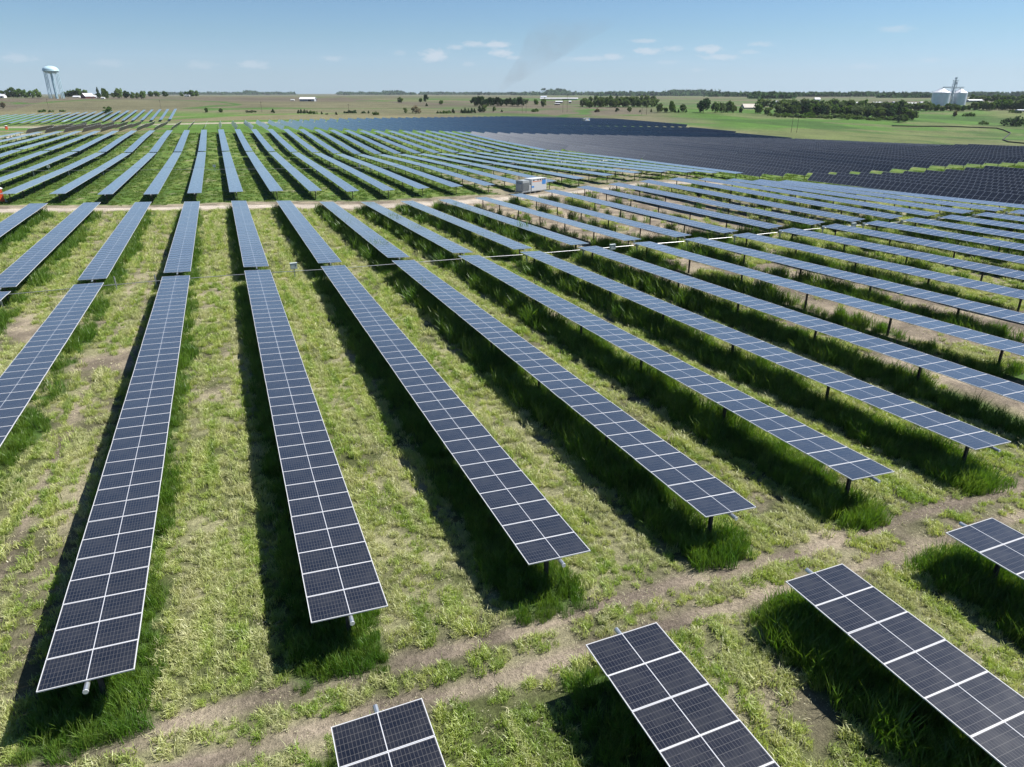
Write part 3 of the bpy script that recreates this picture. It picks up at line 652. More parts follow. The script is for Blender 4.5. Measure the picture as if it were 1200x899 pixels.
# ------------------------------------------------------------------ trees
M_leaf = [leaf_material('broadleaf_foliage', (.062, .12, .026), (.09, .155, .038), (.11, .17, .05), .25, .05, 0), leaf_material('grey_green_foliage', (.085, .135, .045), (.115, .165, .06), (.14, .18, .08), .25, .05, 0), leaf_material('conifer_foliage', (.028, .06, .02), (.042, .08, .028), (.045, .085, .032), .1, .05, 0), leaf_material('budding_brown_foliage', (.13, .11, .07), (.17, .14, .09), (.15, .13, .08), .2, .05, 0)]
M_bark = pmat('bark', (.12, .09, .065), .9)
def crown_mesh(name, kind, m, seed, nclump=26, nleaf=34):
    r = random.Random(seed); b = MB()
    for c in range(nclump):
        if kind == 'cone':
            z = r.uniform(.08, 1.0); rad = .30*(1.05-z)*r.uniform(.5, 1); a = r.uniform(0, 2*pi); cx, cy, cz = rad*cos(a), rad*sin(a), z; cr = .07+.08*(1-z)
        elif kind == 'bush':
            a = r.uniform(0, 2*pi); rad = .62*sqrt(r.random()); cx, cy = rad*cos(a), rad*sin(a); cz = r.uniform(.15, .85)*(1-.55*rad*rad/.4)*r.uniform(.8, 1.1); cr = r.uniform(.12, .22)
        else:
            a = r.uniform(0, 2*pi); ph = r.uniform(-.9, 1); rad = .40*sqrt(max(0, 1-ph*ph))*r.uniform(.45, 1.05); cx, cy = rad*cos(a), rad*sin(a); cz = .53+.40*ph*r.uniform(.7, 1.1); cr = r.uniform(.10, .19)
        for i in range(nleaf):
            d = Vector((r.gauss(0, 1), r.gauss(0, 1), r.gauss(0, .8))).normalized()*cr*r.uniform(.6, 1.1); p = Vector((cx, cy, cz))+d
            s = cr*r.uniform(.26, .5); u = Vector((r.gauss(0, 1), r.gauss(0, 1), r.gauss(0, 1))).normalized(); v = u.orthogonal().normalized()
            o = len(b.v); b.v += [tuple(p-u*s), tuple(p+v*s), tuple(p+u*s), tuple(p-v*s)]; b.f.append((o, o+1, o+2, o+3)); b.mi.append(0)
    return b.mesh(name, [m])
def trunk_mesh(top, r0):
    b = MB(); b.tube((0, 0, -.05), (0.01, 0, top), r0, r0*.55, 7)
    for i in range(5): a = i*1.3; b.tube((0.005, 0, top*(.55+.08*i)), (.2*cos(a), .2*sin(a), top*(1.0+.1*i)), r0*.45, r0*.15, 5)
    return b.mesh('trunk', [M_bark])
CR = {('round', 0): [crown_mesh('crown', 'round', M_leaf[0], s) for s in (1, 2, 3)], ('round', 1): [crown_mesh('crown', 'round', M_leaf[1], s) for s in (4, 5, 6)],
      ('cone', 2): [crown_mesh('crown', 'cone', M_leaf[2], s, 30, 26) for s in (7, 8)], ('round', 2): [crown_mesh('crown', 'round', M_leaf[2], s) for s in (9, 10)],
      ('bush', 0): [crown_mesh('foliage', 'bush', M_leaf[0], s, 18) for s in (11, 12)], ('bush', 1): [crown_mesh('foliage', 'bush', M_leaf[1], s, 18) for s in (15, 16)], ('bush', 2): [crown_mesh('foliage', 'bush', M_leaf[2], s, 16) for s in (13,)], ('bush', 3): [crown_mesh('foliage', 'bush', M_leaf[3], s, 16) for s in (14,)], ('round', 3): [crown_mesh('crown', 'round', M_leaf[3], 17)]}
TK = trunk_mesh(.45, .022); TKB = trunk_mesh(.2, .02)
def tree(px, py, hpx, kind, mi, label, group, wf=1.0, cat=None):
    P, d = on_ground(px, py); h = hpx*d/FPX*1.0; g = gz1(P[0], P[1])
    nm = 'tree' if kind == 'round' else 'conifer_tree' if kind == 'cone' else 'shrub'
    o = empty(nm, label, cat or ('shrub' if kind == 'bush' else 'tree'), (P[0], P[1], g), group, random.uniform(0, 6.28)); w = h*wf
    me = random.choice(CR[(kind, mi)])
    inst('foliage' if kind == 'bush' else 'crown', me, o, Matrix.Diagonal((w, w, h, 1)))
    inst('trunk' if kind != 'bush' else 'stem', TK if kind != 'bush' else TKB, o, Matrix.Diagonal((w, w, h, 1)))
    return o
def treegroup(items, text, group, kind='round', mi=0, wf=1.0):
    items = sorted(items, key=lambda t: t[0])
    for i, it in enumerate(items):
        k2, m2, w2 = (list(it[3:])+[kind, mi, wf][len(it)-3:])[:3] if len(it) > 3 else (kind, mi, wf)
        tree(it[0], it[1], it[2], k2, m2, text.format(nth(i+1)), group, w2)
R = random.Random(5)
def jit(x, y, h): return (x+R.uniform(-1, 1), y+R.uniform(-.4, .4), h*R.uniform(.85, 1.15))
treegroup([(2, 114.5, 8), (9, 114.5, 8), (16, 114.5, 11), (23, 114.5, 9.5), (30, 114.8, 8.5), (38, 114.8, 8), (45, 114.5, 9)], 'dark farm tree by white sheds before the water tower, {} from the left', 'farm trees left of the water tower', mi=0, wf=1.1)
treegroup([(76, 114, 6), (81, 114, 7), (87, 114, 8), (94, 114, 9.5), (101, 114, 8)], 'tree behind the red barn, {} from the water tower', 'trees behind the red barn', mi=0, wf=1.1)
treegroup([(124, 115.6, 11, 'round', 0, .9), (140, 115.6, 11, 'round', 0, .9), (149, 115.6, 8.5, 'round', 2, 1.0), (156, 115.8, 7, 'round', 0, 1), (162, 115.8, 7, 'round', 1, 1), (168, 116, 8.5, 'round', 0, 1)], 'rounded farmyard tree right of the red barn, {} from the barn', 'farmyard trees right of the barn')
tree(116, 115.3, 11.5, 'cone', 2, 'narrow pointed evergreen beside the red barn', None, .8); tree(133, 114.6, 6, 'round', 1, 'pale grey tree between two farmyard trees', None)
treegroup([(177, 113.5, 6), (184, 113.5, 6), (194, 113.5, 6), (213, 113, 4), (219, 113, 5), (225, 113.2, 7), (230, 113, 6)], 'small far tree on the left horizon, {} along from the farmyard', 'far trees beyond the farmyard', wf=1.3)
treegroup([(4, 127, 7, 'round', 3, .8), (50, 131.5, 4, 'bush', 0, 1.6), (60, 131.5, 3, 'bush', 0, 1.6), (74, 131, 3, 'bush', 1, 1.8)], 'shrub at the back edge of the tower field, {} from the left', 'shrubs behind the tower field', 'bush')
tree(127, 132.5, 8.5, 'bush', 0, 'large rounded shrub at the back edge of the field below the tower', None, 1.15)
treegroup([(242, 132, 5, 'round', 1, 1.1), (259, 132, 4.5, 'round', 1, 1.1), (291, 132, 3.5, 'bush', 2, 1.2), (297, 132, 3.8, 'bush', 2, 1.2), (320, 132.5, 4.5, 'cone', 2, 1.8), (350, 133, 4, 'cone', 2, 1.6), (353, 133, 4.5, 'cone', 2, 1.6), (357, 133, 4.5, 'cone', 2, 1.6), (360, 133, 3.5, 'cone', 2, 1.6), (365, 133.5, 5, 'bush', 0, 1), (370, 133.7, 4, 'bush', 0, 1), (377, 134, 3, 'cone', 2, 1.6), (383, 134.5, 2.5, 'bush', 2, 1), (394, 134.8, 3.5, 'cone', 2, 1.6)], 'small dark hedge shrub behind the pale rows, {} along the hedge', 'hedge shrubs behind the pale rows')
treegroup([(405, 132.8, 3, 'bush', 2, 1.4), (410, 132.7, 4.5, 'bush', 2, 1.2), (415, 132.7, 4.5, 'bush', 2, 1.3), (426, 132.9, 3.2, 'bush', 2, 1.5), (432, 133, 3, 'cone', 2, 1.6), (513, 133, 3, 'cone', 2, 1.8), (519, 133, 4.2, 'bush', 0, 1.3), (525, 132.8, 4, 'bush', 0, 1.4), (531, 132.8, 5, 'cone', 2, 1.5), (541, 132.8, 4.5, 'cone', 2, 1.5), (545, 132.8, 6, 'cone', 2, 1.5), (549, 132.8, 5, 'cone', 2, 1.6), (553, 132.6, 5.5, 'cone', 2, 1.6), (556, 132.6, 5, 'cone', 2, 1.4), (562, 131.5, 7, 'cone', 2, 1.4), (568, 131.5, 9, 'round', 1, .8), (579, 131, 6, 'round', 1, .8), (588, 131.5, 3, 'cone', 2, 1.6)], 'dark planted shrub in the line behind the distant dark block, {} along', 'planted shrubs behind the dark block')
tree(487, 133, 9, 'bush', 3, 'brownish budding shrub behind the distant dark block', None, 1.0); tree(475, 133, 7, 'round', 1, 'thin grey green tree beside the brownish shrub', None, .7); tree(440, 134.8, 5, 'bush', 1, 'pale olive shrub at the edge of the dark block', None, 1.2)
tree(469, 120.5, 6, 'round', 0, 'round tree on the brown field, left of the tall evergreen', None, 1.2); tree(499, 119.5, 8, 'round', 2, 'tall dark evergreen alone on the brown field', None, .75); tree(493, 120, 4.5, 'round', 0, 'small tree close to the tall dark evergreen', None, 1); tree(517, 122.5, 4.5, 'round', 0, 'dark low tree in the green middle field', None, 1.3); tree(500, 124.5, 3.5, 'cone', 2, 'tiny conifer below the tall dark evergreen', None, 1.5)
treegroup([jit(556+i*4.6, 124.5, 9.5) for i in range(13)], 'dense dark evergreen in the windbreak behind the dark block, {} along', 'evergreens of the windbreak', mi=2, wf=.9)
treegroup([jit(560+i*4.5, 111.7, 2.8) for i in range(4)], 'far dark tree in a clump on the horizon, {} along', 'far dark clump on the horizon', mi=2, wf=1.6)
tree(627, 131.2, 5, 'bush', 0, 'low green shrub between two pairs of poles', None, 1.2); tree(637, 125.5, 9, 'round', 1, 'green tree right of the windbreak', None, .9); tree(628, 123, 6, 'round', 0, 'dark round tree right of the windbreak', None, 1.1); tree(617, 122, 6, 'round', 1, 'small grey green tree at the end of the windbreak', None, 1)
wood = [jit(683+i*4.7, 125.2+(i % 3)*.5, 9.5) for i in range(19)]+[jit(686+i*6, 120.5, 7.5) for i in range(14)]
treegroup(wood, 'grey green tree of the wood right of the windbreak, {} along', 'trees of the middle wood', mi=1, wf=1.0)
treegroup([(700, 131.5, 4, 'bush', 3, 1.3), (723, 131.3, 4.5, 'round', 2, 1.1), (738, 131.6, 6, 'round', 1, 1), (750, 131.6, 3, 'cone', 2, 1.4), (763, 131.7, 4, 'cone', 2, 1.2), (773, 131.6, 9, 'round', 1, 1), (780, 131.6, 5, 'round', 0, 1.3), (787, 131.6, 12, 'round', 0, .75), (791, 132, 4, 'cone', 2, 1.3), (795, 132, 4, 'cone', 2, 1.2), (800, 131.6, 10, 'round', 1, .8), (804, 132, 4, 'cone', 2, 1.2)], 'field edge tree before the middle wood, {} along', 'field edge trees')
treegroup([(824, 132.4, 15.5, 'round', 2, 1.0), (838, 132.4, 12, 'round', 0, .9), (845, 132.4, 12.5, 'round', 1, .9), (853, 132.4, 13, 'round', 0, .95), (860, 132.4, 9, 'round', 1, 1), (868, 132.4, 6, 'round', 1, 1.1), (888, 133.5, 11, 'round', 0, 1.1), (900, 134.5, 9, 'round', 1, 1.1)], 'large tree at the meadow edge left of the leaning poles, {} along', 'large meadow edge trees')
belt = [(912+i*4.8, 134.6+i*.17+R.uniform(-.5, .5), R.uniform(10, 14.5), 'round', R.choice((0, 0, 1, 2)), R.uniform(.85, 1.25)) for i in range(34)]
treegroup(belt, 'tree of the long belt behind the green meadow, {} along', 'meadow belt trees')
treegroup([(890+i*7.2+R.uniform(-2, 2), 126.5+i*.12+R.uniform(-.6, .6), R.uniform(8, 11)*(.5 if i > 27 else 1), 'round', R.choice((0, 1, 1)), R.uniform(1.0, 1.4)) for i in range(34)], 'tree standing behind the meadow belt near the sheds, {} along', 'trees near the sheds')
treegroup([(903+i*6.3+R.uniform(-2, 2), 136.5+i*.2+R.uniform(-.8, .6), R.uniform(3.5, 7), 'bush', R.choice((0, 1, 1)), R.uniform(1.2, 2.0)) for i in range(26)], 'shrub at the foot of the long meadow tree belt, {} along', 'shrubs at the foot of the meadow belt', 'bush')
treegroup([(1053, 143.5, 9, 'round', 1, 1), (1060, 143, 8, 'round', 0, 1.1)], 'tree at the tip of the belt reaching into the meadow, {} of two', 'belt tip trees')
treegroup([(1085+i*6.2, 129.5+R.uniform(-1, 1.2), R.uniform(8.5, 12)*(.62 if i < 9 else 1), 'round', R.choice((0, 0, 1)), R.uniform(1, 1.4)) for i in range(19)], 'tree on the rise around the grain bins, {} along', 'trees around the grain bins')
treegroup([(1138+i*6, 119.5+R.uniform(-.5, .5), R.uniform(6, 8), 'round', R.choice((0, 1)), 1.2) for i in range(11)], 'far tree on the skyline right of the grain bins, {} along', 'skyline trees right of the grain bins')
tree(1185, 148, 15, 'bush', 2, 'big dark rounded shrub standing alone in the green meadow', None, .95); tree(1192, 147.5, 12, 'bush', 0, 'smaller shrub touching the big dark shrub in the meadow', None, .9)
treegroup([(1118, 137.2, 7, 'round', 3, .8), (1131, 136.2, 4, 'bush', 0, 1.3), (1138, 136.2, 5.5, 'bush', 0, 1.1), (1151, 146, 5.5, 'bush', 1, 1.1), (1156, 146, 4, 'bush', 0, .9), (1193, 132.5, 3.5, 'bush', 2, 2), (1186, 132, 3.5, 'bush', 0, 1.5)], 'small meadow shrub uphill toward the grain bins, {} along', 'small meadow shrubs')
# far tree lines on the horizon: one mass
def far_trees():
    b = MB(); r = random.Random(9)
    segs = [(0, 60, 111.4, 2.5, .3), (175, 345, 110.9, 2.3, .75), (285, 300, 110.9, 3.4, 1), (395, 600, 111.0, 2.4, .8), (450, 470, 110.8, 3.5, 1), (600, 700, 111.6, 3, .9), (640, 660, 111.4, 5, 1), (700, 840, 112.3, 3.6, 1), (780, 830, 112.2, 5, 1), (830, 1200, 113.2, 4, 1), (880, 925, 115.5, 5.5, 1), (1030, 1090, 114.5, 3.5, 1)]
    for x0, x1, y, h, dens in segs:
        x = x0
        while x < x1:
            x += r.uniform(.8, 2.2)
            if vn(np.array([x*1.0]), np.array([y*3.0]), 9, 2)[0] > dens: continue
            P, d = on_ground(x, y+r.uniform(-.15, .25)); 
            if d > 6000: continue
            hh = h*r.uniform(.7, 1.35)*d/FPX; ww = hh*r.uniform(.7, 1.6); g = gz1(P[0], P[1])
            for i in range(44):
                p = Vector((P[0]+r.gauss(0, ww*.5), P[1]+r.gauss(0, ww*.5), g+hh*r.uniform(.0, .95))); s = hh*r.uniform(.2, .42)
                if i < 12: p = Vector((P[0]+r.gauss(0, ww*.35), P[1]+r.gauss(0, ww*.35), g+hh*r.uniform(.1, .55))); s = hh*r.uniform(.4, .6)
                u = Vector((r.gauss(0, 1), r.gauss(0, 1), r.gauss(0, 1))).normalized(); v = u.orthogonal().normalized(); o = len(b.v)
                b.v += [tuple(p-u*s), tuple(p+v*s), tuple(p+u*s), tuple(p-v*s)]; b.f.append((o, o+1, o+2, o+3)); b.mi.append(0)
    tag(inst('treeline', b.mesh('treeline', [M_leaf[2]])), 'thin bluish line of far woods along the horizon', 'woods', None, 'stuff')
far_trees()

# ------------------------------------------------------------------ buildings
M_roofw = pmat('white_metal_roof', (.72, .73, .75), .4, .1, .06, .3); M_wallw = pmat('white_siding', (.62, .62, .6), .6, 0, .06, .3); M_red = pmat('barn_red', (.12, .035, .03), .8, 0, .1, .5); M_wallg = pmat('grey_siding', (.3, .32, .34), .7, 0, .1, .3); M_tan = pmat('tan_siding', (.42, .38, .33), .7, 0, .1, .3); M_gal = pmat('galvanised_sheet', (.56, .60, .66), .4, .35, .1, .2)
def shed(px, py, wpx, hpx, label, mw, mr, depth=.6, group=None, name='farm_shed', cat='shed', pitch=.35, rz=0):
    P, d = on_ground(px, py); w = wpx*d/FPX; h = hpx*d/FPX; dp = w*depth; g = gz1(P[0], P[1])
    root = empty(name, label, cat, (P[0], P[1], g), group, -YAW+rz); eh = h*(1-pitch)
    b = MB(); b.box((0, 0, eh/2-.5), (w, dp, eh+1))
    for s in (-1, 1): b.face([(s*w/2, -dp/2, eh), (s*w/2, dp/2, eh), (s*w/2, 0, h)])
    inst('wall', b.mesh('wall', [mw]), root)
    b = MB(); e = .03*w
    for s in (-1, 1):
        y1 = s*(dp/2+e); z1 = eh-.02*h
        b.face([(-w/2-e, 0, h+.12), (w/2+e, 0, h+.12), (w/2+e, y1, z1+.12), (-w/2-e, y1, z1+.12)]); b.face([(-w/2-e, 0, h+.02), (w/2+e, 0, h+.02), (w/2+e, y1, z1+.02), (-w/2-e, y1, z1+.02)])
    inst('roof', b.mesh('roof', [mr]), root)
    b = MB(); b.box((w*.18, -dp/2-.03, eh*.38), (w*.2, .06, eh*.76)); inst('door', b.mesh('door', [M_dark]), root)
    b = MB(); 
    for i in range(3): b.box((-w*.38+i*w*.16, -dp/2-.03, eh*.6), (w*.05, .05, eh*.2))
    inst('window', b.mesh('window', [M_dark]), root)
    return root
shed(2, 114.8, 9, 4, 'white farm shed at the far left edge among trees', M_wallw, M_roofw, pitch=.5)
shed(22.5, 113.2, 10, 3, 'long white roofed shed left of the water tower', M_wallg, M_roofw, pitch=.6); shed(90.5, 114.3, 8, 1.8, 'low white shed left of the red barn', M_wallw, M_roofw, pitch=.6)
shed(103, 115.3, 10, 5.5, 'dark red barn with white edged roof', M_red, M_roofw, 1.3, pitch=.6, name='red_barn', cat='barn', rz=.9); shed(111, 114.8, 7, 2.6, 'low white shed joined to the yard right of the red barn', M_wallw, M_roofw, pitch=.5); shed(121, 115.8, 4, 1.6, 'tiny white shed below the farmyard trees', M_wallw, M_roofw)
shed(220, 113.2, 6, 2, 'small white farmhouse on the left horizon', M_wallw, M_wallg, name='farmhouse', cat='house')
shed(361, 118.8, 17, 4.5, 'long machine shed with pale roof on the brown field', M_wallg, M_roofw, .5, pitch=.45); shed(369, 118.6, 4, 3.6, 'small dark open lean-to at the end of the machine shed', M_dark, M_roofw, .8)
shed(343, 117.8, 4, 1.2, 'tiny white trailer left of the machine shed', M_wallw, M_roofw)
shed(655, 116.8, 42, 1.9, 'very long low white poultry barn before the far woods', M_wallw, M_roofw, .15, name='long_barn', cat='barn'); shed(637, 116.2, 7, 3.4, 'pale blue grey house left of the long white barn', M_wallw, M_gal, .8, name='farmhouse', cat='house'); shed(655, 120.6, 8, 2, 'small white roofed shed below the long barn', M_wallg, M_roofw, .6); shed(653, 123, 6, 1.6, 'dark low shed in the field below the long barn', M_red, M_wallg)
shed(668, 121, 3, 2.6, 'small brown shed right of the white roofed shed', M_tan, M_roofw)
shed(879, 127.3, 18, 5, 'tan stockpile building with pale gable behind large meadow trees', M_tan, M_tan, .9, pitch=.75, name='storage_hall', cat='building'); shed(893, 123, 14, 2.6, 'grey roofed workshop behind the meadow trees', M_wallg, M_gal); shed(914, 122, 15, 3.4, 'blue grey hall left of the leaning poles', M_wallg, M_gal, .5, name='storage_hall', cat='building')
shed(944, 121.5, 12, 2.4, 'white warehouse right behind the leaning poles', M_wallw, M_roofw, name='warehouse', cat='building'); shed(957, 119.5, 6, 4.5, 'pale rounded depot building rising above the belt', M_wallw, M_roofw, .8, name='warehouse', cat='building')
shed(974, 121.5, 9, 2, 'low white unit beside the rounded depot', M_wallw, M_roofw, name='warehouse', cat='building'); shed(1002, 122.6, 14, 2.8, 'white roofed warehouse in the middle of the belt', M_tan, M_roofw, .6, name='warehouse', cat='building'); shed(1029, 121.5, 12, 1.8, 'long pale warehouse left of the grain bins', M_wallw, M_roofw, .5, name='warehouse', cat='building')
shed(1067, 123.2, 12, 2.6, 'white roofed store just left of the grain bins', M_wallg, M_roofw, .7, name='warehouse', cat='building'); shed(1051, 121.2, 10, 1.8, 'dark low store left of the grain bins', M_wallg, M_gal, .5); shed(1083, 121.2, 10, 1.6, 'pale store touching the left grain bin', M_wallw, M_roofw, .5)
shed(1141, 119.8, 16, 3, 'cream building right behind the grain bins', M_tan, M_roofw, .5, name='warehouse', cat='building'); shed(1185, 123.2, 34, 2.4, 'very long white barn at the right edge', M_wallw, M_roofw, .25, name='long_barn', cat='barn'); shed(1196, 130.6, 10, 2, 'dark low shed at the right edge of the meadow', M_wallg, M_gal, .6)

# grain elevator
P, d = on_ground(1112, 123.5); m_ = d/FPX; g = gz1(P[0], P[1])
ax = Vector((Rv[0], Rv[1], 0))
def grain_bin(px, wpx, hpx, label, dd=0):
    P2 = P+Rv*((px-1112)*m_)+np.array([sin(YAW), cos(YAW), 0])*dd
    root = empty('grain_bin', label, 'grain bin', (P2[0], P2[1], gz1(P2[0], P2[1])), 'grain bins'); r = wpx/2*m_; eh = hpx*.74*m_; h = hpx*m_
    b = MB(); prof = [(r, -2)]; n = 14
    for i in range(n+1): z = eh*i/n; prof += [(r, z), (r*1.006, z+eh/n*.5)]
    prof = prof[:-1]; b.lathe(prof, 40); inst('body', b.mesh('bin_wall', [M_gal], True), root)
    b = MB(); b.lathe([(r*1.02, eh), (r*.12, h*.97), (r*.12, h), (0, h)], 40); ro = inst('roof', b.mesh('bin_roof', [M_roofw]), root)
    b = MB()
    for i in range(20): t = 2*pi*i/20; b.tube((r*1.02*cos(t), r*1.02*sin(t), eh+.3), (r*.12*cos(t), r*.12*sin(t), h*.97+.3), .12, n=4)
    inst('roof_rib', b.mesh('roof_ribs', [M_gal]), ro); return h
grain_bin(1100.5, 19, 19, 'larger corrugated grain bin with conical roof left of the elevator leg'); grain_bin(1124.5, 15.5, 18, 'smaller corrugated grain bin with conical roof right of the elevator leg', 5)
root = empty('elevator_tower', 'tall lattice grain elevator leg rising between the two grain bins', 'elevator tower', (P[0]+Rv[0]*1.5*m_, P[1]+Rv[1]*1.5*m_, g), None, -YAW)
H = 30*m_; s = 1.6*m_; b = MB()
for sx in (-1, 1):
    for sy in (-1, 1): b.tube((sx*s, sy*s, -1), (sx*s, sy*s, H*.9), .28, n=5)
for i in range(9):
    z0, z1 = H*.1*i, H*.1*(i+1)
    for sy in (-1, 1):
        b.tube((-s, sy*s, z0), (s, sy*s, z1), .15, n=4); b.tube((s, sy*s, z0), (-s, sy*s, z1), .15, n=4); b.tube((-s, sy*s, z1), (s, sy*s, z1), .18, n=4)
    for sx in (-1, 1): b.tube((sx*s, -s, z0), (sx*s, s, z1), .15, n=4)
inst('lattice', b.mesh('lattice', [M_gal]), root)
b = MB(); b.box((0, 0, H*.5), (1.1, .9, H*.98)); b.box((0, 0, H*.97), (2.6, 1.8, H*.06)); inst('leg_casing', b.mesh('leg_casing', [M_gal]), root)
b = MB(); b.box((0, 0, H*.90), (s*3.0, s*2.6, .3)); b.box((0, 0, H*.74), (s*2.8, s*2.4, .3)); b.box((s*1.0, 0, H*.8), (s, s, H*.07)); inst('platform', b.mesh('platform', [M_gal]), root)
b = MB(); b.tube((0, 0, H*.62), (-13*m_, 0, 19.2*m_), .4, n=6); b.tube((0, 0, H*.62), (11*m_, 0, 18.6*m_), .4, n=6); b.box((-6*m_, 0, 19.8*m_), (14*m_, 1.2, .6)); b.box((5.5*m_, 0, 19.6*m_), (12*m_, 1.2, .6)); b.tube((0, 0, H*.85), (-2.6*m_, 0, 2*m_), .35, n=6); inst('conveyor', b.mesh('conveyor', [M_gal]), root)

# water tower
P, d = on_ground(67, 115.6); m_ = d/FPX; g = gz1(P[0], P[1]); M_tank = pmat('pale_blue_tank_paint', (.40, .56, .63), .4, 0, .04, .2)
root = empty('water_tower', 'pale blue water tower on slender legs standing beyond the far solar field', 'water tower', (P[0], P[1], g), None, .3)
Ht = 35*m_; rt = 8.3*m_; b = MB()
prof = [(0.01, Ht*.76)]
for i in range(1, 19): t = -pi/2+pi*i/18; prof.append((rt*cos(t)*(1 if t > -.1 else .98)+.001, Ht*.865+(Ht*.135*sin(t) if t > 0 else Ht*.105*sin(t))))
b.lathe(prof, 40); b.lathe([(rt*1.03, Ht*.845), (rt*1.03, Ht*.86), (rt*.98, Ht*.86)], 40); inst('tank', b.mesh('tank', [M_tank], True), root)
b = MB(); b.tube((0, 0, -1), (0, 0, Ht*.78), rt*.09, n=12); inst('riser_pipe', b.mesh('riser', [M_tank]), root)
NL = 8
for i in range(NL):
    t = 2*pi*i/NL; b = MB(); b.tube((rt*.94*cos(t), rt*.94*sin(t), -1), (rt*.86*cos(t), rt*.86*sin(t), Ht*.84), rt*.045, n=8); inst('leg', b.mesh('tower_leg', [M_tank]), root)
b = MB()
for lv in range(3):
    z0, z1 = Ht*.27*lv, Ht*.27*(lv+1)
    for i in range(NL):
        t, u = 2*pi*i/NL, 2*pi*(i+1)/NL; r0 = rt*(.94-.08*z0/(Ht*.84)); r1 = rt*(.94-.08*z1/(Ht*.84))
        b.tube((r0*cos(t), r0*sin(t), z0), (r1*cos(u), r1*sin(u), z1), rt*.008, n=4); b.tube((r0*cos(u), r0*sin(u), z0), (r1*cos(t), r1*sin(t), z1), rt*.008, n=4); b.tube((r1*cos(t), r1*sin(t), z1), (r1*cos(u), r1*sin(u), z1), rt*.014, n=4)
inst('bracing', b.mesh('bracing', [M_tank]), root)
# small far water tower left of the long barn
P, d = on_ground(622, 112.6); m2 = d/FPX; root = empty('water_tower', 'tiny far water tower on the horizon above the windbreak end', 'water tower', (P[0], P[1], gz1(P[0], P[1])))
b = MB(); b.lathe([(.01, 3.2*m2), (1.0*m2, 3.6*m2), (1.0*m2, 4.2*m2), (.01, 4.8*m2)], 16); inst('tank', b.mesh('tank', [M_wallg], True), root); b = MB(); b.tube((0, 0, -1), (0, 0, 3.4*m2), .22*m2, n=8); inst('leg', b.mesh('stem', [M_wallg]), root)

# utility poles
M_pole = pmat('pole_timber', (.13, .10, .08), .9)
for i, (px, py, h, lab) in enumerate(((57, 127.5, 11, 'utility pole before the water tower'), (189, 129, 11, 'utility pole right of the tower field'), (307, 132, 12, 'utility pole above the pale rows'), (409, 133.5, 11, 'utility pole by the hedge left of the dark block'),
        (612, 132, 15, 'left pole of the pair at the windbreak end'), (616.5, 132, 14, 'right pole of the pair at the windbreak end'), (659.5, 132, 14, 'left pole of the pair above the dark block'), (664.5, 132, 20, 'tall right pole of the pair above the dark block'),
        (752, 134.5, 12, 'shorter pole of the pair before the middle wood'), (757.5, 134.5, 20, 'taller pole of the pair before the middle wood'), (927, 155.5, 24, 'taller leaning pole in the meadow by the dark block corner'), (933.5, 155.5, 20, 'shorter leaning pole in the meadow by the dark block corner'),
        (977, 122, 12, 'thin far mast above the belt'), (995, 121, 10, 'second thin far mast above the belt'), (1015, 120, 8, 'third thin far mast above the belt'))):
    P, d = on_ground(px, py); hh = h*d/FPX; root = empty('utility_pole', lab, 'pole', (P[0], P[1], gz1(P[0], P[1])), 'poles', -YAW)
    r0 = max(.16, .35*d/FPX*.45); b = MB(); b.tube((0, 0, -.5), (0, 0, hh), r0, r0*.7, 8); inst('pole', b.mesh('pole', [M_pole]), root)
    if i < 12:
        b = MB(); b.box((0, .12, hh*.93), (hh*.16, .14, .16)); c = inst('crossarm', b.mesh('crossarm', [M_pole]), root)
        b = MB()
        for x in (-.07, 0, .07): b.tube((x*hh, .12, hh*.93+.06), (x*hh, .12, hh*.93+.4), .07, n=6)
        inst('insulator', b.mesh('insulators', [M_wallg]), c)
# silt fence in the meadow
pts = [on_ground(px, py)[0] for px, py in ((1045, 148), (1075, 148.6), (1110, 148.6), (1140, 149.8), (1168, 150.8), (1176, 153), (1184, 156.5), (1180, 160), (1175, 164.5), (1182, 167), (1200, 168.6), (1230, 170))]
b = MB()
for p, q in zip(pts, pts[1:]):
    p = Vector((p[0], p[1], gz1(p[0], p[1]))); q = Vector((q[0], q[1], gz1(q[0], q[1]))); n = Vector((-(q-p).y, (q-p).x, 0)).normalized()*.25; hgt = Vector((0, 0, .9)); lo = Vector((0, 0, -.5))
    b.face([p+n+lo, q+n+lo, q+n+hgt, p+n+hgt]); b.face([p-n+hgt, q-n+hgt, q-n+lo, p-n+lo]); b.face([p+n+hgt, q+n+hgt, q-n+hgt, p-n+hgt])
tag(inst('silt_fence', b.mesh('silt_fence', [pmat('black_geotextile', (.02, .02, .022), .9)])), 'low black silt fence zigzagging down the green meadow', 'fence')

# ------------------------------------------------------------------ haze, smoke
bh = MB(); bh.box((0, 0, (330-40)/2), (15800, 15800, 370)); hz = inst('haze', bh.mesh('haze', [])); hz['kind'] = 'stuff'
m, nt, out = mat('haze_air'); v = nt.n('ShaderNodeVolumePrincipled', {'Color': (.72, .82, .95, 1), 'Density': .00004, 'Anisotropy': .0}); nt.t.links.new(v.outputs[0], out.inputs['Volume']); hz.data.materials.append(m)
HAZE = True
if not HAZE: bpy.data.objects.remove(hz)

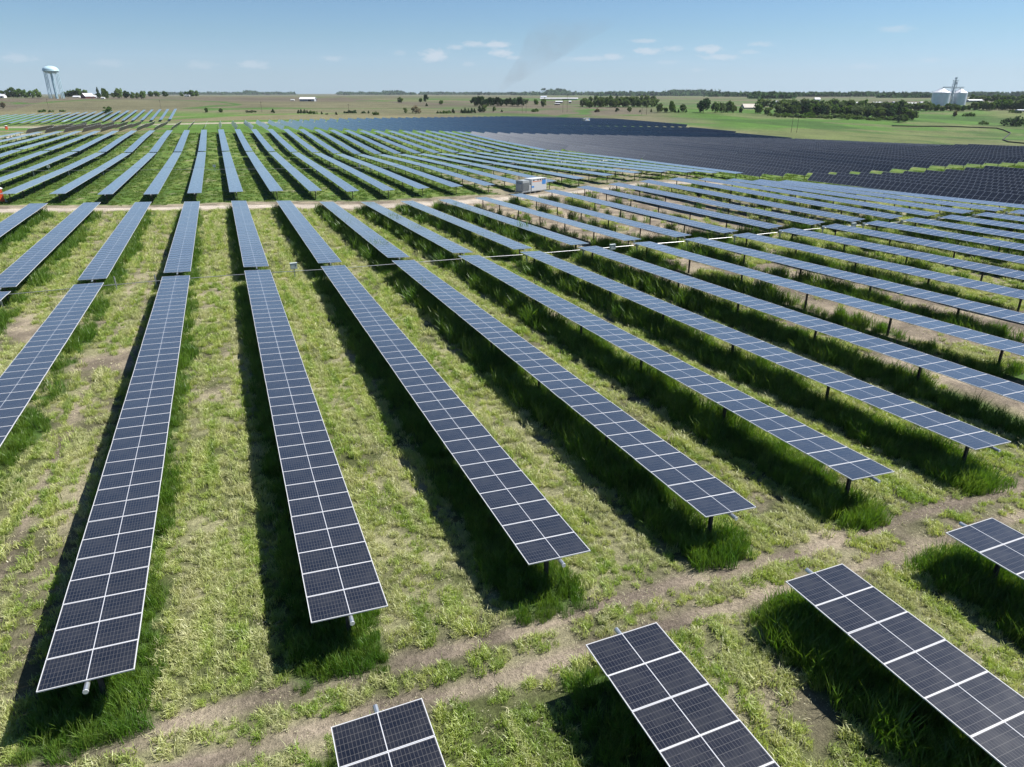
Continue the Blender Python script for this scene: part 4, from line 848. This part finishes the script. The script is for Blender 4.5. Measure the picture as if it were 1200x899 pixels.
def smoke():
    b = MB(); n = 14; path = [(584, 108.5, 2), (592, 101, 7), (604, 92, 13), (618, 80, 20), (632, 68, 26), (646, 54, 36), (662, 38, 46), (682, 20, 56)]
    o = 0; d = 2600
    for px, py, w in path:
        c = at_depth(px, py, d)
        for i in range(n):
            t = 2*pi*i/n; p = c+Rv*cos(t)*w*d/FPX+np.array([sin(YAW), cos(YAW), 0])*sin(t)*w*d/FPX*.8; b.v.append(tuple(p))
    for k in range(len(path)-1):
        for i in range(n): j = (i+1) % n; b.f.append((k*n+i, k*n+j, (k+1)*n+j, (k+1)*n+i)); b.mi.append(0)
    b.f.append(tuple(range(n))[::-1]); b.f.append(tuple((len(path)-1)*n+i for i in range(n))); b.mi += [0, 0]
    m, nt, out = mat('thin_dark_smoke'); geo = nt.n('ShaderNodeNewGeometry'); tc = nt.n('ShaderNodeTexCoord')
    no = nt.n('ShaderNodeTexNoise', {'Vector': tc.outputs['Object'], 'Scale': .011, 'Detail': 4.0}).outputs[0]
    zz = nt.n('ShaderNodeSeparateXYZ', {0: tc.outputs['Object']}).outputs[2]
    no2 = nt.n('ShaderNodeTexNoise', {'Vector': tc.outputs['Object'], 'Scale': .03, 'Detail': 3.0}).outputs[0]
    den = nt.m('MULTIPLY', nt.m('MULTIPLY', nt.ramp(no, .30, .75, 0.0, .005), nt.ramp(no2, .35, .6, .3, 1.2)), nt.ramp(zz, 110, 275, 1, 0))
    v = nt.n('ShaderNodeVolumePrincipled', {'Color': (.33, .32, .33, 1), 'Density': den}); nt.t.links.new(v.outputs[0], out.inputs['Volume'])
    try: m.cycles.volume_step_rate = 1.0
    except Exception: pass
    tag(inst('smoke', b.mesh('smoke', [m])), 'faint dark smoke plume drifting up from the horizon', 'smoke', None, 'stuff')
smoke()

# ------------------------------------------------------------------ light
SAZ, SEL = radians(93), radians(52)
sd = bpy.data.lights.new('sun', 'SUN'); so = link(bpy.data.objects.new('sun', sd)); sd.energy = 4.9; sd.angle = radians(.53); sd.color = (1, .955, .89)
sv = Vector((cos(SEL)*sin(SAZ), cos(SEL)*cos(SAZ), sin(SEL))); so.rotation_euler = sv.to_track_quat('Z', 'Y').to_euler(); so.location = (30, 0, 60)
w = bpy.data.worlds.new('World'); sc.world = w; w.use_nodes = True; t = w.node_tree; t.nodes.clear(); nt = NT(t)
sky = nt.n('ShaderNodeTexSky', sky_type='NISHITA', sun_disc=False, sun_elevation=SEL, sun_rotation=SAZ, air_density=1.0, dust_density=.2, ozone_density=1.4, altitude=300)
tc = nt.n('ShaderNodeTexCoord'); sp = nt.n('ShaderNodeSeparateXYZ', {0: tc.outputs['Generated']})
az = nt.m('ARCTAN2', sp.outputs[0], sp.outputs[1]); el = nt.m('ARCSINE', sp.outputs[2])
def azel(px, py): r = ray(px, py); r = r/np.linalg.norm(r); return atan2(r[0], r[1]), asin(r[2])
uvv = nt.n('ShaderNodeCombineXYZ', {0: nt.m('MULTIPLY', az, 1.0), 1: nt.m('MULTIPLY', el, 2.2)}).outputs[0]
nz = nt.n('ShaderNodeTexNoise', {'Vector': uvv, 'Scale': 95.0, 'Detail': 5.0, 'Roughness': .6}).outputs[0]; wig = nt.m('MULTIPLY', nt.m('SUBTRACT', nz, .5), 2.0)
clouds = [(509, 65, 24, 11, 1), (507, 70, 20, 5, .8), (533, 55, 16, 5, .7), (557, 52, 26, 5, .8), (583, 52, 24, 7, 1), (588, 62, 20, 7, 1), (601, 67.5, 14, 4, .7), (690, 69, 50, 5, .6), (718, 66, 20, 7, .8), (755, 48, 24, 4, .7), (759, 60, 28, 6, .9), (789, 57, 16, 5, .7), (783, 73, 20, 4, .4), (830, 58, 24, 8, .95), (845, 67, 32, 5, .8), (892, 51.5, 26, 4, .6), (877, 61, 18, 4, .5), (818, 82, 14, 3, .4), (1049, 34, 28, 5, .5), (235, 76, 26, 7, .4), (297, 76, 26, 8, .6), (390, 69, 18, 5, .5), (22, 68, 26, 6, .5), (130, 74, 30, 6, .35), (1092, 70, 20, 4, .35), (1012, 78, 24, 5, .3), (468, 62, 12, 5, .35), (550, 75, 14, 4, .4)]
cr = nt.n('ShaderNodeValToRGB', {0: nt.ramp(el, -.02, .16, 0, 1)})
E_ = cr.color_ramp.elements; E_[0].position = 0; E_[0].color = (0.661, 0.971, 1.655, 1); E_[1].position = 1; E_[1].color = (0.625, 0.870, 1.116, 1)
for p_, c_ in ((.11, (0.661, 0.971, 1.628, 1)), (.22, (0.661, 0.898, 1.376, 1)), (.48, (0.652, 0.889, 1.163, 1))):
    e_ = cr.color_ramp.elements.new(p_); e_.color = c_
skyc = nt.mix(1.0, nt.mix(1.0, sky.outputs[0], (.915, .915, .915), blend='MULTIPLY'), cr.outputs[0], blend='MULTIPLY')
acc = None
for px, py, wd, ht, op in clouds:
    a, e = azel(px, py); wa = wd/2/FPX*1.35; he = ht/2/FPX*1.35
    dx = nt.m('DIVIDE', nt.m('SUBTRACT', az, a), wa); dy = nt.m('DIVIDE', nt.m('SUBTRACT', el, e), he); r2 = nt.m('ADD', nt.m('MULTIPLY', dx, dx), nt.m('MULTIPLY', dy, dy))
    q = nt.m('MULTIPLY', nt.ramp(nt.m('ADD', nt.m('SQRT', r2), wig), .98, .35, 0, 1), op); acc = q if acc is None else nt.m('MAXIMUM', acc, q)
cc = nt.mix(nt.m('MULTIPLY', acc, .6), skyc, (7.6, 8.0, 8.5))
bg = nt.n('ShaderNodeBackground', {'Color': cc, 'Strength': .05}); wo = nt.n('ShaderNodeOutputWorld'); t.links.new(bg.outputs[0], wo.inputs[0])

sc.view_settings.view_transform = 'Standard'; sc.view_settings.look = 'None'; sc.view_settings.gamma = 1; sc.view_settings.exposure = 0.98
sc.render.engine = 'CYCLES'; sc.cycles.use_denoising = True
try: sc.cycles.denoiser = 'OPENIMAGEDENOISE'; sc.cycles.denoising_input_passes = 'RGB_ALBEDO_NORMAL'
except Exception: pass
sc.cycles.max_bounces = 6; sc.cycles.diffuse_bounces = 3; sc.cycles.glossy_bounces = 2; sc.cycles.transmission_bounces = 3; sc.cycles.volume_bounces = 0; sc.cycles.transparent_max_bounces = 6
sc.cycles.use_adaptive_sampling = False
